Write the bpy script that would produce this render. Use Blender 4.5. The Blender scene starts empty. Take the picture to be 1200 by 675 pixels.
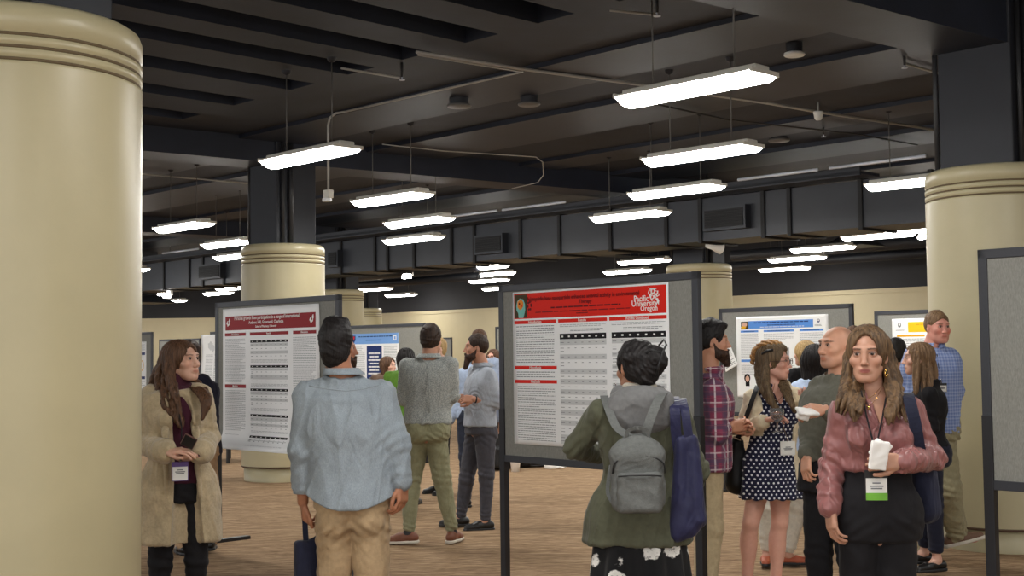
import bpy, math, random
import numpy as np
from mathutils import Vector, Matrix

PI = math.pi
scene = bpy.context.scene
COL = scene.collection
rnd = random.Random(7)

# ------------------------------------------------------------------ camera
CAMZ = 1.55
FPX = 1500.0
PITCH = math.atan(77.5 / FPX)
ROLL = 0.012
cam_f = Vector((0, math.cos(PITCH), math.sin(PITCH)))
cam_u0 = Vector((0, -math.sin(PITCH), math.cos(PITCH)))
cam_r0 = Vector((1, 0, 0))
cam_r = cam_r0 * math.cos(ROLL) - cam_u0 * math.sin(ROLL)
cam_u = cam_u0 * math.cos(ROLL) + cam_r0 * math.sin(ROLL)
cd = bpy.data.cameras.new('camera')
cam = bpy.data.objects.new('camera', cd)
COL.objects.link(cam)
cd.sensor_width = 36.0
cd.lens = FPX / 1200.0 * 36.0
cd.clip_end = 200
cam.matrix_world = Matrix(((cam_r.x, cam_u.x, -cam_f.x, 0), (cam_r.y, cam_u.y, -cam_f.y, 0),
                           (cam_r.z, cam_u.z, -cam_f.z, CAMZ), (0, 0, 0, 1)))
scene.camera = cam


def at(px, py, D):
    """world point seen at photo pixel (px,py) at distance D into the hall"""
    d = cam_f + cam_r * ((px - 600) / FPX) + cam_u * ((337.5 - py) / FPX)
    t = D / d.y
    return Vector((d.x * t, D, CAMZ + d.z * t))


def atz(px, py, z):
    d = cam_f + cam_r * ((px - 600) / FPX) + cam_u * ((337.5 - py) / FPX)
    t = (z - CAMZ) / d.z
    return Vector((d.x * t, d.y * t, z))


# ------------------------------------------------------------------ object helpers
def link(o, parent=None):
    COL.objects.link(o)
    if parent is not None:
        o.parent = parent
    return o


def tag(o, label=None, cat=None, group=None, kind=None):
    if label: o['label'] = label
    if cat: o['category'] = cat
    if group: o['group'] = group
    if kind: o['kind'] = kind
    return o


def empty(name, loc=(0, 0, 0), rz=0.0, label=None, cat=None, group=None):
    o = bpy.data.objects.new(name, None)
    o.empty_display_size = .1
    link(o)
    o.location = loc
    o.rotation_euler = (0, 0, rz)
    return tag(o, label, cat, group)


def mesh_obj(name, verts, faces, mats, parent=None, smooth=False, fmat=None, cols=None, loc=None, rz=0):
    me = bpy.data.meshes.new(name)
    if isinstance(verts, np.ndarray):
        n = len(verts)
        me.vertices.add(n)
        me.vertices.foreach_set('co', np.ascontiguousarray(verts, dtype=np.float32).ravel())
        q = len(faces)
        me.loops.add(q * 4)
        me.loops.foreach_set('vertex_index', np.ascontiguousarray(faces, dtype=np.int32).ravel())
        me.polygons.add(q)
        me.polygons.foreach_set('loop_start', np.arange(q, dtype=np.int32) * 4)
        me.polygons.foreach_set('loop_total', np.full(q, 4, dtype=np.int32))
        me.update(calc_edges=True)
    else:
        me.from_pydata([tuple(v) for v in verts], [], faces)
        me.update()
    if not isinstance(mats, (list, tuple)):
        mats = [mats]
    for m in mats:
        me.materials.append(m)
    if fmat is not None:
        me.polygons.foreach_set('material_index', np.array(fmat, dtype=np.int32))
    if smooth:
        me.polygons.foreach_set('use_smooth', np.ones(len(me.polygons), dtype=bool))
    if cols is not None:
        a = me.color_attributes.new('Col', 'FLOAT_COLOR', 'POINT')
        c4 = np.ones((len(me.vertices), 4), dtype=np.float32)
        c4[:, :3] = cols
        a.data.foreach_set('color', c4.ravel())
    o = bpy.data.objects.new(name, me)
    link(o, parent)
    if loc is not None: o.location = loc
    if rz: o.rotation_euler = (0, 0, rz)
    return o


class MB:
    """collects simple solids and links them as one mesh object"""
    def __init__(s):
        s.v = []; s.f = []; s.m = []; s.sm = []

    def _add(s, vs, fs, mi=0, sm=False):
        b = len(s.v)
        s.v += [Vector(v) for v in vs]
        s.f += [tuple(i + b for i in f) for f in fs]
        s.m += [mi] * len(fs)
        s.sm += [sm] * len(fs)
        return s

    def box(s, lo, hi, mi=0, M=None, bev=0.0):
        x0, y0, z0 = lo; x1, y1, z1 = hi
        vs = [(x0, y0, z0), (x1, y0, z0), (x1, y1, z0), (x0, y1, z0), (x0, y0, z1), (x1, y0, z1), (x1, y1, z1), (x0, y1, z1)]
        fs = [(0, 3, 2, 1), (4, 5, 6, 7), (0, 1, 5, 4), (1, 2, 6, 5), (2, 3, 7, 6), (3, 0, 4, 7)]
        if bev > 0:
            import bmesh
            bm = bmesh.new()
            bv = [bm.verts.new(v) for v in vs]
            for f in fs: bm.faces.new([bv[i] for i in f])
            bmesh.ops.bevel(bm, geom=bm.edges[:], offset=bev, segments=2, affect='EDGES', profile=.5)
            bm.verts.index_update()
            vs = [tuple(v.co) for v in bm.verts]
            fs = [tuple(v.index for v in f.verts) for f in bm.faces]
            bm.free()
        if M is not None: vs = [M @ Vector(v) for v in vs]
        return s._add(vs, fs, mi)

    def tube(s, pts, r, n=8, mi=0, cap=True, sx=1.0, radii=None):
        pts = [Vector(p) for p in pts]
        vs = []; fs = []
        up = Vector((0, 0, 1))
        prev = None
        for i, p in enumerate(pts):
            if i == 0: t = pts[1] - p
            elif i == len(pts) - 1: t = p - pts[-2]
            else: t = (pts[i + 1] - pts[i - 1])
            t.normalize()
            if prev is None:
                a = t.cross(up)
                if a.length < 1e-3: a = t.cross(Vector((1, 0, 0)))
            else:
                a = prev - t * prev.dot(t)
                if a.length < 1e-4: a = t.cross(up)
            a.normalize(); prev = a
            b = t.cross(a)
            rr = radii[i] if radii else r
            for k in range(n):
                an = 2 * PI * k / n
                vs.append(p + a * (math.cos(an) * rr * sx) + b * (math.sin(an) * rr))
        for i in range(len(pts) - 1):
            for k in range(n):
                fs.append((i * n + k, i * n + (k + 1) % n, (i + 1) * n + (k + 1) % n, (i + 1) * n + k))
        if cap:
            fs.append(tuple(range(n))[::-1])
            fs.append(tuple(range((len(pts) - 1) * n, len(pts) * n)))
        return s._add(vs, fs, mi, True)

    def ribbon(s, pts, w, th=.004, lat=(1, 0, 0), mi=0):
        """flat strap along pts, w wide in the direction lat"""
        P = [Vector(p) for p in pts]
        lat = Vector(lat).normalized()
        # smooth the path a little
        Q = []
        for i in range(len(P) - 1):
            a, b = P[i], P[i + 1]
            pa = P[i - 1] if i else a; pb = P[i + 2] if i + 2 < len(P) else b
            for k in range(5):
                t = k / 5
                Q.append(.5 * ((2 * a) + (b - pa) * t + (2 * pa - 5 * a + 4 * b - pb) * t * t + (3 * a - pa - 3 * b + pb) * t ** 3))
        Q.append(P[-1]); vs = []; fs = []
        for i, p in enumerate(Q):
            t = (Q[min(i + 1, len(Q) - 1)] - Q[max(i - 1, 0)]).normalized()
            l = (lat - t * lat.dot(t)).normalized(); n = t.cross(l)
            for a, b in ((-1, -1), (1, -1), (1, 1), (-1, 1)): vs.append(p + l * (a * w / 2) + n * (b * th / 2))
        for i in range(len(Q) - 1):
            for k in range(4): fs.append((i * 4 + k, i * 4 + (k + 1) % 4, i * 4 + 4 + (k + 1) % 4, i * 4 + 4 + k))
        fs += [(3, 2, 1, 0), tuple(range(len(vs) - 4, len(vs)))]
        return s._add(vs, fs, mi, False)

    def lathe(s, prof, c=(0, 0, 0), n=48, mi=0, a0=0.0):
        vs = []; fs = []
        for (r, z) in prof:
            for k in range(n):
                an = a0 + 2 * PI * k / n
                vs.append((c[0] + r * math.cos(an), c[1] + r * math.sin(an), c[2] + z))
        for i in range(len(prof) - 1):
            for k in range(n):
                fs.append((i * n + k, i * n + (k + 1) % n, (i + 1) * n + (k + 1) % n, (i + 1) * n + k))
        s._add(vs, fs, mi, True)
        if prof[0][0] > 1e-4: s._add(vs[:n], [tuple(range(n))[::-1]], mi)
        if prof[-1][0] > 1e-4: s._add(vs[-n:], [tuple(range(n))], mi)
        return s

    def quad(s, a, b, c, d, mi=0):
        return s._add([a, b, c, d], [(0, 1, 2, 3)], mi)

    def build(s, name, mats, parent=None, loc=None, rz=0):
        me = bpy.data.meshes.new(name)
        me.from_pydata([tuple(v) for v in s.v], [], s.f)
        if not isinstance(mats, (list, tuple)): mats = [mats]
        for m in mats: me.materials.append(m)
        me.polygons.foreach_set('material_index', s.m)
        me.polygons.foreach_set('use_smooth', s.sm)
        me.update()
        o = bpy.data.objects.new(name, me)
        link(o, parent)
        if loc is not None: o.location = loc
        if rz: o.rotation_euler = (0, 0, rz)
        return o


def copy_tree(o, parent=None):
    c = o.copy()
    COL.objects.link(c)
    if parent is not None:
        c.parent = parent
    for ch in list(o.children):
        copy_tree(ch, c)
    return c


# ------------------------------------------------------------------ materials
def srgb(r, g, b):
    def f(c):
        c /= 255.0
        return c / 12.92 if c <= .04045 else ((c + .055) / 1.055) ** 2.4
    return (f(r), f(g), f(b), 1.0)


class NT:
    def __init__(s, name):
        s.m = bpy.data.materials.new(name)
        s.m.use_nodes = True
        s.t = s.m.node_tree
        s.b = s.t.nodes['Principled BSDF']

    def n(s, typ, **kw):
        nd = s.t.nodes.new(typ)
        for k, v in kw.items():
            if k in ('op',): nd.operation = v
            else: setattr(nd, k, v)
        return nd

    def l(s, a, b): s.t.links.new(a, b)

    def coord(s, scale=(1, 1, 1), rot=(0, 0, 0), kind='Object'):
        tc = s.n('ShaderNodeTexCoord')
        mp = s.n('ShaderNodeMapping')
        mp.inputs['Scale'].default_value = scale
        mp.inputs['Rotation'].default_value = rot
        s.l(tc.outputs[kind], mp.inputs['Vector'])
        return mp.outputs['Vector']

    def noise(s, vec, scale, detail=3, rough=.5, dist=0):
        n = s.n('ShaderNodeTexNoise')
        n.inputs['Scale'].default_value = scale
        n.inputs['Detail'].default_value = detail
        n.inputs['Roughness'].default_value = rough
        n.inputs['Distortion'].default_value = dist
        s.l(vec, n.inputs['Vector'])
        return n.outputs['Fac']

    def ramp(s, fac, stops, interp='LINEAR'):
        r = s.n('ShaderNodeValToRGB')
        r.color_ramp.interpolation = interp
        e = r.color_ramp.elements
        while len(e) < len(stops): e.new(.5)
        for i, (p, c) in enumerate(stops):
            e[i].position = p
            e[i].color = c
        s.l(fac, r.inputs['Fac'])
        return r.outputs['Color']

    def mix(s, fac, a, b, blend='MIX'):
        m = s.n('ShaderNodeMix', data_type='RGBA', blend_type=blend)
        for inp, v in ((m.inputs[0], fac), (m.inputs[6], a), (m.inputs[7], b)):
            if hasattr(v, 'links') or isinstance(v, bpy.types.NodeSocket): s.l(v, inp)
            else: inp.default_value = v
        return m.outputs[2]

    def math(s, op, a, b=None):
        m = s.n('ShaderNodeMath', op=op)
        for i, v in enumerate((a, b)):
            if v is None: continue
            if isinstance(v, bpy.types.NodeSocket): s.l(v, m.inputs[i])
            else: m.inputs[i].default_value = v
        return m.outputs[0]

    def sep(s, vec):
        x = s.n('ShaderNodeSeparateXYZ')
        s.l(vec, x.inputs[0])
        return x.outputs

    def bump(s, h, strength=.3, dist=.01):
        b = s.n('ShaderNodeBump')
        b.inputs['Strength'].default_value = strength
        b.inputs['Distance'].default_value = dist
        s.l(h, b.inputs['Height'])
        s.l(b.outputs['Normal'], s.b.inputs['Normal'])

    def base(s, c):
        if isinstance(c, bpy.types.NodeSocket): s.l(c, s.b.inputs['Base Color'])
        else: s.b.inputs['Base Color'].default_value = c

    def set(s, **kw):
        for k, v in kw.items():
            s.b.inputs[k.replace('_', ' ')].default_value = v
        return s


def plain(name, c, rough=.6, metal=0.0, spec=.5, bump=0, bscale=80, var=0.0):
    t = NT(name)
    t.set(Roughness=rough, Metallic=metal)
    t.b.inputs['Specular IOR Level'].default_value = spec
    v = t.coord()
    nz = t.noise(v, bscale * .3, 4)
    if var > 0:
        lo = tuple(x * (1 - var) for x in c[:3]) + (1,)
        hi = tuple(min(1, x * (1 + var)) for x in c[:3]) + (1,)
        t.base(t.ramp(nz, [(.3, lo), (.7, hi)]))
    else:
        t.base(c)
    if bump > 0:
        t.bump(t.noise(v, bscale, 3), bump, .004)
    return t.m


def fabric(name, c, rough=.85, weave=500, bump=.25, var=.12, fold=.35, fscale=9, c2=None, sheen=.1, spec=.25, fstretch=(1, 1, .45)):
    """woven cloth: base colour with faint mottling, weave bump and soft crease bump"""
    t = NT(name)
    t.set(Roughness=rough)
    t.b.inputs['Specular IOR Level'].default_value = spec
    t.b.inputs['Sheen Weight'].default_value = sheen
    v = t.coord()
    n1 = t.noise(v, 45, 5, .65)
    lo = tuple(x * (1 - var) for x in c[:3]) + (1,)
    hi = tuple(min(1, x * (1 + var)) for x in (c2 or c)[:3]) + (1,)
    t.base(t.ramp(n1, [(.3, lo), (.7, hi)]))
    vf = t.coord(scale=fstretch)
    big = t.noise(vf, fscale, 2, .5, 1.2)
    sm = t.noise(v, weave * .5, 2)
    h = t.math('ADD', t.math('MULTIPLY', big, fold * 6), t.math('MULTIPLY', sm, bump * .3))
    t.bump(h, .55, .01)
    return t
# ------------------------------------------------------------------ implicit-surface modelling
def _v(p): return np.array(p, dtype=np.float32)


def rcone(a, b, ra, rb=None):
    a = _v(a); b = _v(b); rb = ra if rb is None else rb
    ba = b - a; L2 = max(float(ba @ ba), 1e-9)
    def fn(X, Y, Z):
        px = X - a[0]; py = Y - a[1]; pz = Z - a[2]
        h = np.clip((px * ba[0] + py * ba[1] + pz * ba[2]) / L2, 0, 1)
        dx = px - h * ba[0]; dy = py - h * ba[1]; dz = pz - h * ba[2]
        return np.sqrt(dx * dx + dy * dy + dz * dz) - (ra + (rb - ra) * h)
    m = max(ra, rb)
    return fn, np.minimum(a, b) - m, np.maximum(a, b) + m


def ell(c, r, R=None):
    c = _v(c); r = _v(r)
    Rm = np.eye(3, dtype=np.float32) if R is None else np.array(R, dtype=np.float32)
    def fn(X, Y, Z):
        px = X - c[0]; py = Y - c[1]; pz = Z - c[2]
        q = [(Rm[0, i] * px + Rm[1, i] * py + Rm[2, i] * pz) for i in range(3)]
        k0 = np.sqrt(sum((q[i] / r[i]) ** 2 for i in range(3)))
        k1 = np.sqrt(sum((q[i] / r[i] ** 2) ** 2 for i in range(3))) + 1e-6
        return k0 * (k0 - 1) / k1
    e = np.sqrt(((Rm * r[None, :]) ** 2).sum(1))
    return fn, c - e, c + e


def rbox(c, h, R=None, rd=.01):
    c = _v(c); h = _v(h)
    Rm = np.eye(3, dtype=np.float32) if R is None else np.array(R, dtype=np.float32)
    def fn(X, Y, Z):
        px = X - c[0]; py = Y - c[1]; pz = Z - c[2]
        q = [np.abs(Rm[0, i] * px + Rm[1, i] * py + Rm[2, i] * pz) - (h[i] - rd) for i in range(3)]
        o = np.sqrt(sum(np.maximum(t, 0) ** 2 for t in q))
        return o + np.minimum(np.maximum(np.maximum(q[0], q[1]), q[2]), 0) - rd
    e = (np.abs(Rm) * h[None, :]).sum(1)
    return fn, c - e, c + e


def _hermite(zs, vs, z):
    zs = np.array(zs, float); vs = np.array(vs, float)
    m = np.gradient(vs, zs)
    z = np.clip(z, zs[0], zs[-1])
    i = np.clip(np.searchsorted(zs, z) - 1, 0, len(zs) - 2)
    h = zs[i + 1] - zs[i]; t = (z - zs[i]) / h
    return (vs[i] * (1 + 2 * t) * (1 - t) ** 2 + m[i] * h * t * (1 - t) ** 2 + vs[i + 1] * t * t * (3 - 2 * t) + m[i + 1] * h * t * t * (t - 1))


def loft(st, yaw=0.0, c=(0, 0), rnd_=.02, grow=0.0):
    """st: (z, rx, ry, ox, oy) rising in z; elliptical tube turned by yaw"""
    st = sorted(st)
    zs = [s[0] for s in st]
    cs, sn = math.cos(yaw), math.sin(yaw)
    def fn(X, Y, Z):
        z1 = np.asarray(Z).ravel().astype(float)
        f = lambda k: _hermite(zs, [s[k] for s in st], z1).astype(np.float32).reshape(np.asarray(Z).shape)
        rx = f(1) + grow; ry = f(2) + grow; ox = f(3); oy = f(4)
        px = X - c[0]; py = Y - c[1]
        lx = cs * px + sn * py - ox
        ly = -sn * px + cs * py - oy
        k0 = np.sqrt((lx / rx) ** 2 + (ly / ry) ** 2) + 1e-6
        k1 = np.sqrt((lx / rx ** 2) ** 2 + (ly / ry ** 2) ** 2) + 1e-6
        d = k0 * (k0 - 1) / k1
        capd = np.maximum(zs[0] - Z, Z - zs[-1]) + 0 * X
        q0 = np.maximum(d + rnd_, 0); q1 = np.maximum(capd + rnd_, 0)
        return np.sqrt(q0 * q0 + q1 * q1) + np.minimum(np.maximum(d + rnd_, capd + rnd_), 0) - rnd_
    m = max(max(s[1], s[2]) + max(abs(s[3]), abs(s[4])) for s in st) + grow
    return fn, _v((c[0] - m, c[1] - m, zs[0])), _v((c[0] + m, c[1] + m, zs[-1]))


class Field:
    def __init__(s, lo, hi, vox):
        lo = _v(lo); hi = _v(hi)
        n = np.ceil((hi - lo) / vox).astype(int) + 1
        s.vox = vox; s.lo = lo; s.n = n
        s.ax = [(lo[i] + np.arange(n[i]) * vox).astype(np.float32) for i in range(3)]
        s.d = np.full(tuple(n), .2, dtype=np.float32)

    def _sl(s, lo, hi, pad):
        i0 = np.clip(np.floor((lo - pad - s.lo) / s.vox).astype(int), 0, s.n)
        i1 = np.clip(np.ceil((hi + pad - s.lo) / s.vox).astype(int) + 1, 0, s.n)
        if np.any(i1 <= i0): return None
        sl = tuple(slice(i0[k], i1[k]) for k in range(3))
        X = s.ax[0][sl[0]][:, None, None]; Y = s.ax[1][sl[1]][None, :, None]; Z = s.ax[2][sl[2]][None, None, :]
        return sl, X, Y, Z

    def add(s, prim, k=.01):
        fn, lo, hi = prim
        r = s._sl(lo, hi, k + 3 * s.vox)
        if r is None: return s
        sl, X, Y, Z = r
        d2 = fn(X, Y, Z).astype(np.float32); d1 = s.d[sl]
        h = np.clip(.5 + .5 * (d2 - d1) / k, 0, 1)
        s.d[sl] = d2 * (1 - h) + d1 * h - k * h * (1 - h)
        return s

    def sub(s, prim, k=.004):
        fn, lo, hi = prim
        r = s._sl(lo, hi, k + 3 * s.vox)
        if r is None: return s
        sl, X, Y, Z = r
        d2 = -fn(X, Y, Z).astype(np.float32); d1 = s.d[sl]
        h = np.clip(.5 - .5 * (d2 - d1) / k, 0, 1)
        s.d[sl] = d2 * (1 - h) + d1 * h + k * h * (1 - h)
        return s

    def clip_fn(s, fn):
        """keep only where fn < 0"""
        X = s.ax[0][:, None, None]; Y = s.ax[1][None, :, None]; Z = s.ax[2][None, None, :]
        np.maximum(s.d, fn(X, Y, Z), out=s.d)
        return s

    def disp(s, fn, band=.05):
        m = np.abs(s.d) < band
        i, j, k = np.nonzero(m)
        s.d[m] += fn(s.ax[0][i], s.ax[1][j], s.ax[2][k]).astype(np.float32)
        return s

    def mesh(s):
        d = s.d.copy()
        d[0] = d[-1] = .05; d[:, 0] = d[:, -1] = .05; d[:, :, 0] = d[:, :, -1] = .05
        ins = d < 0
        c = [ins[:-1, :-1, :-1], ins[1:, :-1, :-1], ins[:-1, 1:, :-1], ins[1:, 1:, :-1],
             ins[:-1, :-1, 1:], ins[1:, :-1, 1:], ins[:-1, 1:, 1:], ins[1:, 1:, 1:]]
        an = c[0].copy(); al = c[0].copy()
        for q in c[1:]:
            an |= q; al &= q
        act = an & ~al
        I, J, K = np.nonzero(act)
        if len(I) == 0:
            return np.zeros((0, 3), np.float32), np.zeros((0, 4), np.int32)
        idx = np.full(act.shape, -1, dtype=np.int32)
        idx[I, J, K] = np.arange(len(I))
        off = [(0, 0, 0), (1, 0, 0), (0, 1, 0), (1, 1, 0), (0, 0, 1), (1, 0, 1), (0, 1, 1), (1, 1, 1)]
        dv = [d[I + o[0], J + o[1], K + o[2]] for o in off]
        acc = np.zeros((len(I), 3), np.float32); cnt = np.zeros(len(I), np.float32)
        for a, b in ((0, 1), (2, 3), (4, 5), (6, 7), (0, 2), (1, 3), (4, 6), (5, 7), (0, 4), (1, 5), (2, 6), (3, 7)):
            cr = (dv[a] < 0) != (dv[b] < 0)
            t = np.where(cr, dv[a] / np.where(cr, dv[a] - dv[b], 1), 0)
            for ax in range(3):
                acc[:, ax] += np.where(cr, off[a][ax] + t * (off[b][ax] - off[a][ax]), 0)
            cnt += cr
        V = np.stack([I, J, K], 1) + acc / cnt[:, None]
        V = V * s.vox + s.lo
        F = []
        for ax in range(3):
            sl0 = [slice(1, -1)] * 3; sl1 = [slice(1, -1)] * 3
            sl0[ax] = slice(0, -1); sl1[ax] = slice(1, None)
            a = ins[tuple(sl0)]; b = ins[tuple(sl1)]
            i, j, k = np.nonzero(a != b)
            fl = a[i, j, k]
            p = [i + (ax != 0), j + (ax != 1), k + (ax != 2)]
            u = (ax + 1) % 3; v = (ax + 2) % 3
            def g(du, dv_):
                q = [t.copy() for t in p]
                q[u] = q[u] - du; q[v] = q[v] - dv_
                return idx[q[0], q[1], q[2]]
            quad = np.stack([g(1, 1), g(0, 1), g(0, 0), g(1, 0)], 1)
            quad[~fl] = quad[~fl][:, ::-1]
            F.append(quad)
        F = np.concatenate(F)
        return V.astype(np.float32), F.astype(np.int32)


def wn(x, y, z, fr, seed=0, n=4):
    """cheap smooth noise in about -1..1"""
    r = np.random.RandomState(seed)
    out = 0
    for i in range(n):
        k = r.normal(size=3) * fr; k2 = r.normal(size=3) * fr * .6
        out = out + np.sin(k[0] * x + k[1] * y + k[2] * z + r.rand() * 6.3 + 1.4 * np.sin(k2[0] * x + k2[1] * y + k2[2] * z + r.rand() * 6.3))
    return out / n


def ridge(v, p=3):
    return (1 - np.abs(v)) ** p


def rotm(yaw=0, pitch=0, roll=0):
    """columns: side, back, up.  yaw turns about z, pitch>0 nods down, roll tips toward +side"""
    M = Matrix.Rotation(yaw, 3, 'Z') @ Matrix.Rotation(pitch, 3, 'X') @ Matrix.Rotation(roll, 3, 'Y')
    return np.array([[M[i][j] for j in range(3)] for i in range(3)], dtype=np.float32)
# ------------------------------------------------------------------ hall: directions of the building grid
DA = Vector((.70, -.714, 0)).normalized()      # along the rows of boards, ducts and lamps (towards right/front)
DB = Vector((.714, .70, 0)).normalized()       # across
ANG = math.atan2(DA.y, DA.x)


def ST(x, y):
    p = Vector((x, y, 0))
    return p.dot(DA), p.dot(DB)


def fromST(s_, t_, z=0.0):
    p = DA * s_ + DB * t_
    return Vector((p.x, p.y, z))


def mat_carpet():
    t = NT('carpet')
    t.set(Roughness=.95)
    t.b.inputs['Specular IOR Level'].default_value = .15
    v = t.coord(scale=(1.1, 4.2, 1))
    v2 = t.coord(scale=(1.7, 8.5, 1), rot=(0, 0, .06))
    n1 = t.noise(v, 1.6, 4, .6, 1.8)
    w = t.n('ShaderNodeTexWave', wave_type='BANDS', bands_direction='Y', wave_profile='SIN')
    w.inputs['Scale'].default_value = 3.4
    w.inputs['Distortion'].default_value = 11
    w.inputs['Detail'].default_value = 3
    w.inputs['Detail Scale'].default_value = 1.3
    t.l(t.coord(scale=(.42, 2.2, 1)), w.inputs['Vector'])
    n2 = t.noise(v2, 3.0, 3, .55, 2.2)
    a = t.math('ADD', t.math('MULTIPLY', w.outputs['Fac'], .22), t.math('MULTIPLY', n2, .62))
    a = t.math('ADD', a, t.math('MULTIPLY', n1, .42))
    c = t.ramp(a, [(.40, srgb(98, 72, 53)), (.54, srgb(126, 101, 75)), (.64, srgb(143, 117, 89)), (.80, srgb(172, 146, 116))])
    t.base(c)
    t.bump(t.noise(t.coord(), 260, 2), .35, .004)
    return t.m


def mat_paint(name, c, var=.05, rough=.55, bump=.1):
    t = NT(name)
    t.set(Roughness=rough)
    v = t.coord()
    n = t.noise(v, 2.2, 4, .6)
    lo = tuple(x * (1 - var) for x in c[:3]) + (1,)
    hi = tuple(x * (1 + var) for x in c[:3]) + (1,)
    t.base(t.ramp(n, [(.3, lo), (.7, hi)]))
    t.bump(t.noise(v, 60, 3), bump, .003)
    return t.m


M_CARPET = mat_carpet()
M_BEIGE = mat_paint('beige_wall_paint', srgb(196, 184, 150), .03, .6)
M_COLUMN = mat_paint('column_paint', srgb(182, 172, 138), .05, .36, .12)
M_GROOVE = plain('groove_shadow_gap', srgb(96, 80, 56), .7)
M_BLACKWALL = mat_paint('black_wall_paint', srgb(36, 36, 40), .1, .7)
M_CEIL = mat_paint('black_ceiling_paint', srgb(22, 28, 42), .3, .7, .3)
M_BEAM = mat_paint('black_beam_paint', srgb(28, 33, 46), .22, .55, .2)
M_SLOT = mat_paint('slot_black', srgb(24, 24, 29), .1, .8)
M_PIER = mat_paint('pier_black', srgb(34, 36, 43), .12, .6)
M_DUCT = mat_paint('duct_black', srgb(40, 43, 50), .12, .5, .15)
M_DUCTSEAM = plain('duct_seam', srgb(18, 18, 20), .7)
M_PIPE = plain('conduit_paint', srgb(165, 162, 156), .4)
M_PIPE_DK = plain('dark_pipe', srgb(40, 40, 42), .5)
M_METALWHITE = plain('lamp_white_metal', srgb(205, 200, 188), .35)
M_CORD = plain('lamp_rod', srgb(95, 92, 88), .5)
M_FRAME = plain('board_frame_charcoal', srgb(52, 54, 60), .45, 0, .5, .05, 300, .05)
M_POST = plain('board_post_black', srgb(30, 30, 34), .45)
M_TRIM = plain('column_base_line', srgb(88, 66, 50), .6)
M_WHITE = plain('white_plastic', srgb(225, 225, 220), .45)
M_DARKPL = plain('dark_plastic', srgb(26, 26, 28), .5)
M_GLASSY = plain('lens_glass', srgb(235, 235, 235), .15)


def mat_panel():
    t = NT('board_grey_fabric')
    t.set(Roughness=.95)
    t.b.inputs['Specular IOR Level'].default_value = .1
    v = t.coord(scale=(1, 1, .22))
    n = t.noise(v, 230, 3, .7)
    t.base(t.ramp(n, [(.25, srgb(128, 128, 123)), (.75, srgb(158, 158, 151))]))
    t.bump(n, .25, .003)
    return t.m


M_PANEL = mat_panel()


def mat_emit(name, c, s):
    t = NT(name)
    t.b.inputs['Emission Color'].default_value = c
    t.b.inputs['Emission Strength'].default_value = s
    t.base((.9, .9, .88, 1))
    return t.m


M_LAMP = mat_emit('lamp_diffuser_lit', (1.0, .975, .93, 1), 34.0)
M_SPOT = mat_emit('small_lamp_lit', (1.0, .96, .9, 1), 25.0)

# floor
m = MB()
m.box((-34, -10, -.05), (34, 48, 0))
tag(m.build('floor', M_CARPET), kind='structure')


def wall(name, p0, p1, z0, z1, zmid, th=.2):
    """plastered wall between two floor points, beige below zmid and black above"""
    p0 = Vector((p0[0], p0[1], 0)); p1 = Vector((p1[0], p1[1], 0))
    d = (p1 - p0); L = d.length; a = math.atan2(d.y, d.x)
    m = MB()
    m.box((0, 0, z0), (L, th, zmid), 0)
    m.box((0, .04, zmid), (L, th, z1), 1)
    m.box((0, -.03, zmid - .10), (L, .0, zmid), 0)
    o = m.build(name, [M_BEIGE, M_BLACKWALL], loc=p0, rz=a)
    return tag(o, kind='structure')


W0 = (14.6, 37.7 - 1.02 * 14.6)
W1 = (-5.6, 37.7 + 1.02 * 5.6)
wall('wall_back', W1, W0, 0, 4.9, 2.94)
wall('wall_left', (-34, 44.2), (-5.0, 44.2), 0, 4.9, 2.93)
wall('wall_right', (14.6, W0[1] + .1), (14.6, -10), 0, 4.9, 2.94)
tr = MB(); 
d_ = Vector((W0[0] - W1[0], W0[1] - W1[1], 0)); 
tr.box((0, -.02, 0), (d_.length, -.001, .12))
tag(tr.build('baseboard_back', plain('baseboard_brown', srgb(92, 74, 58), .6), loc=(W1[0], W1[1], 0), rz=math.atan2(d_.y, d_.x)), kind='structure')

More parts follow.
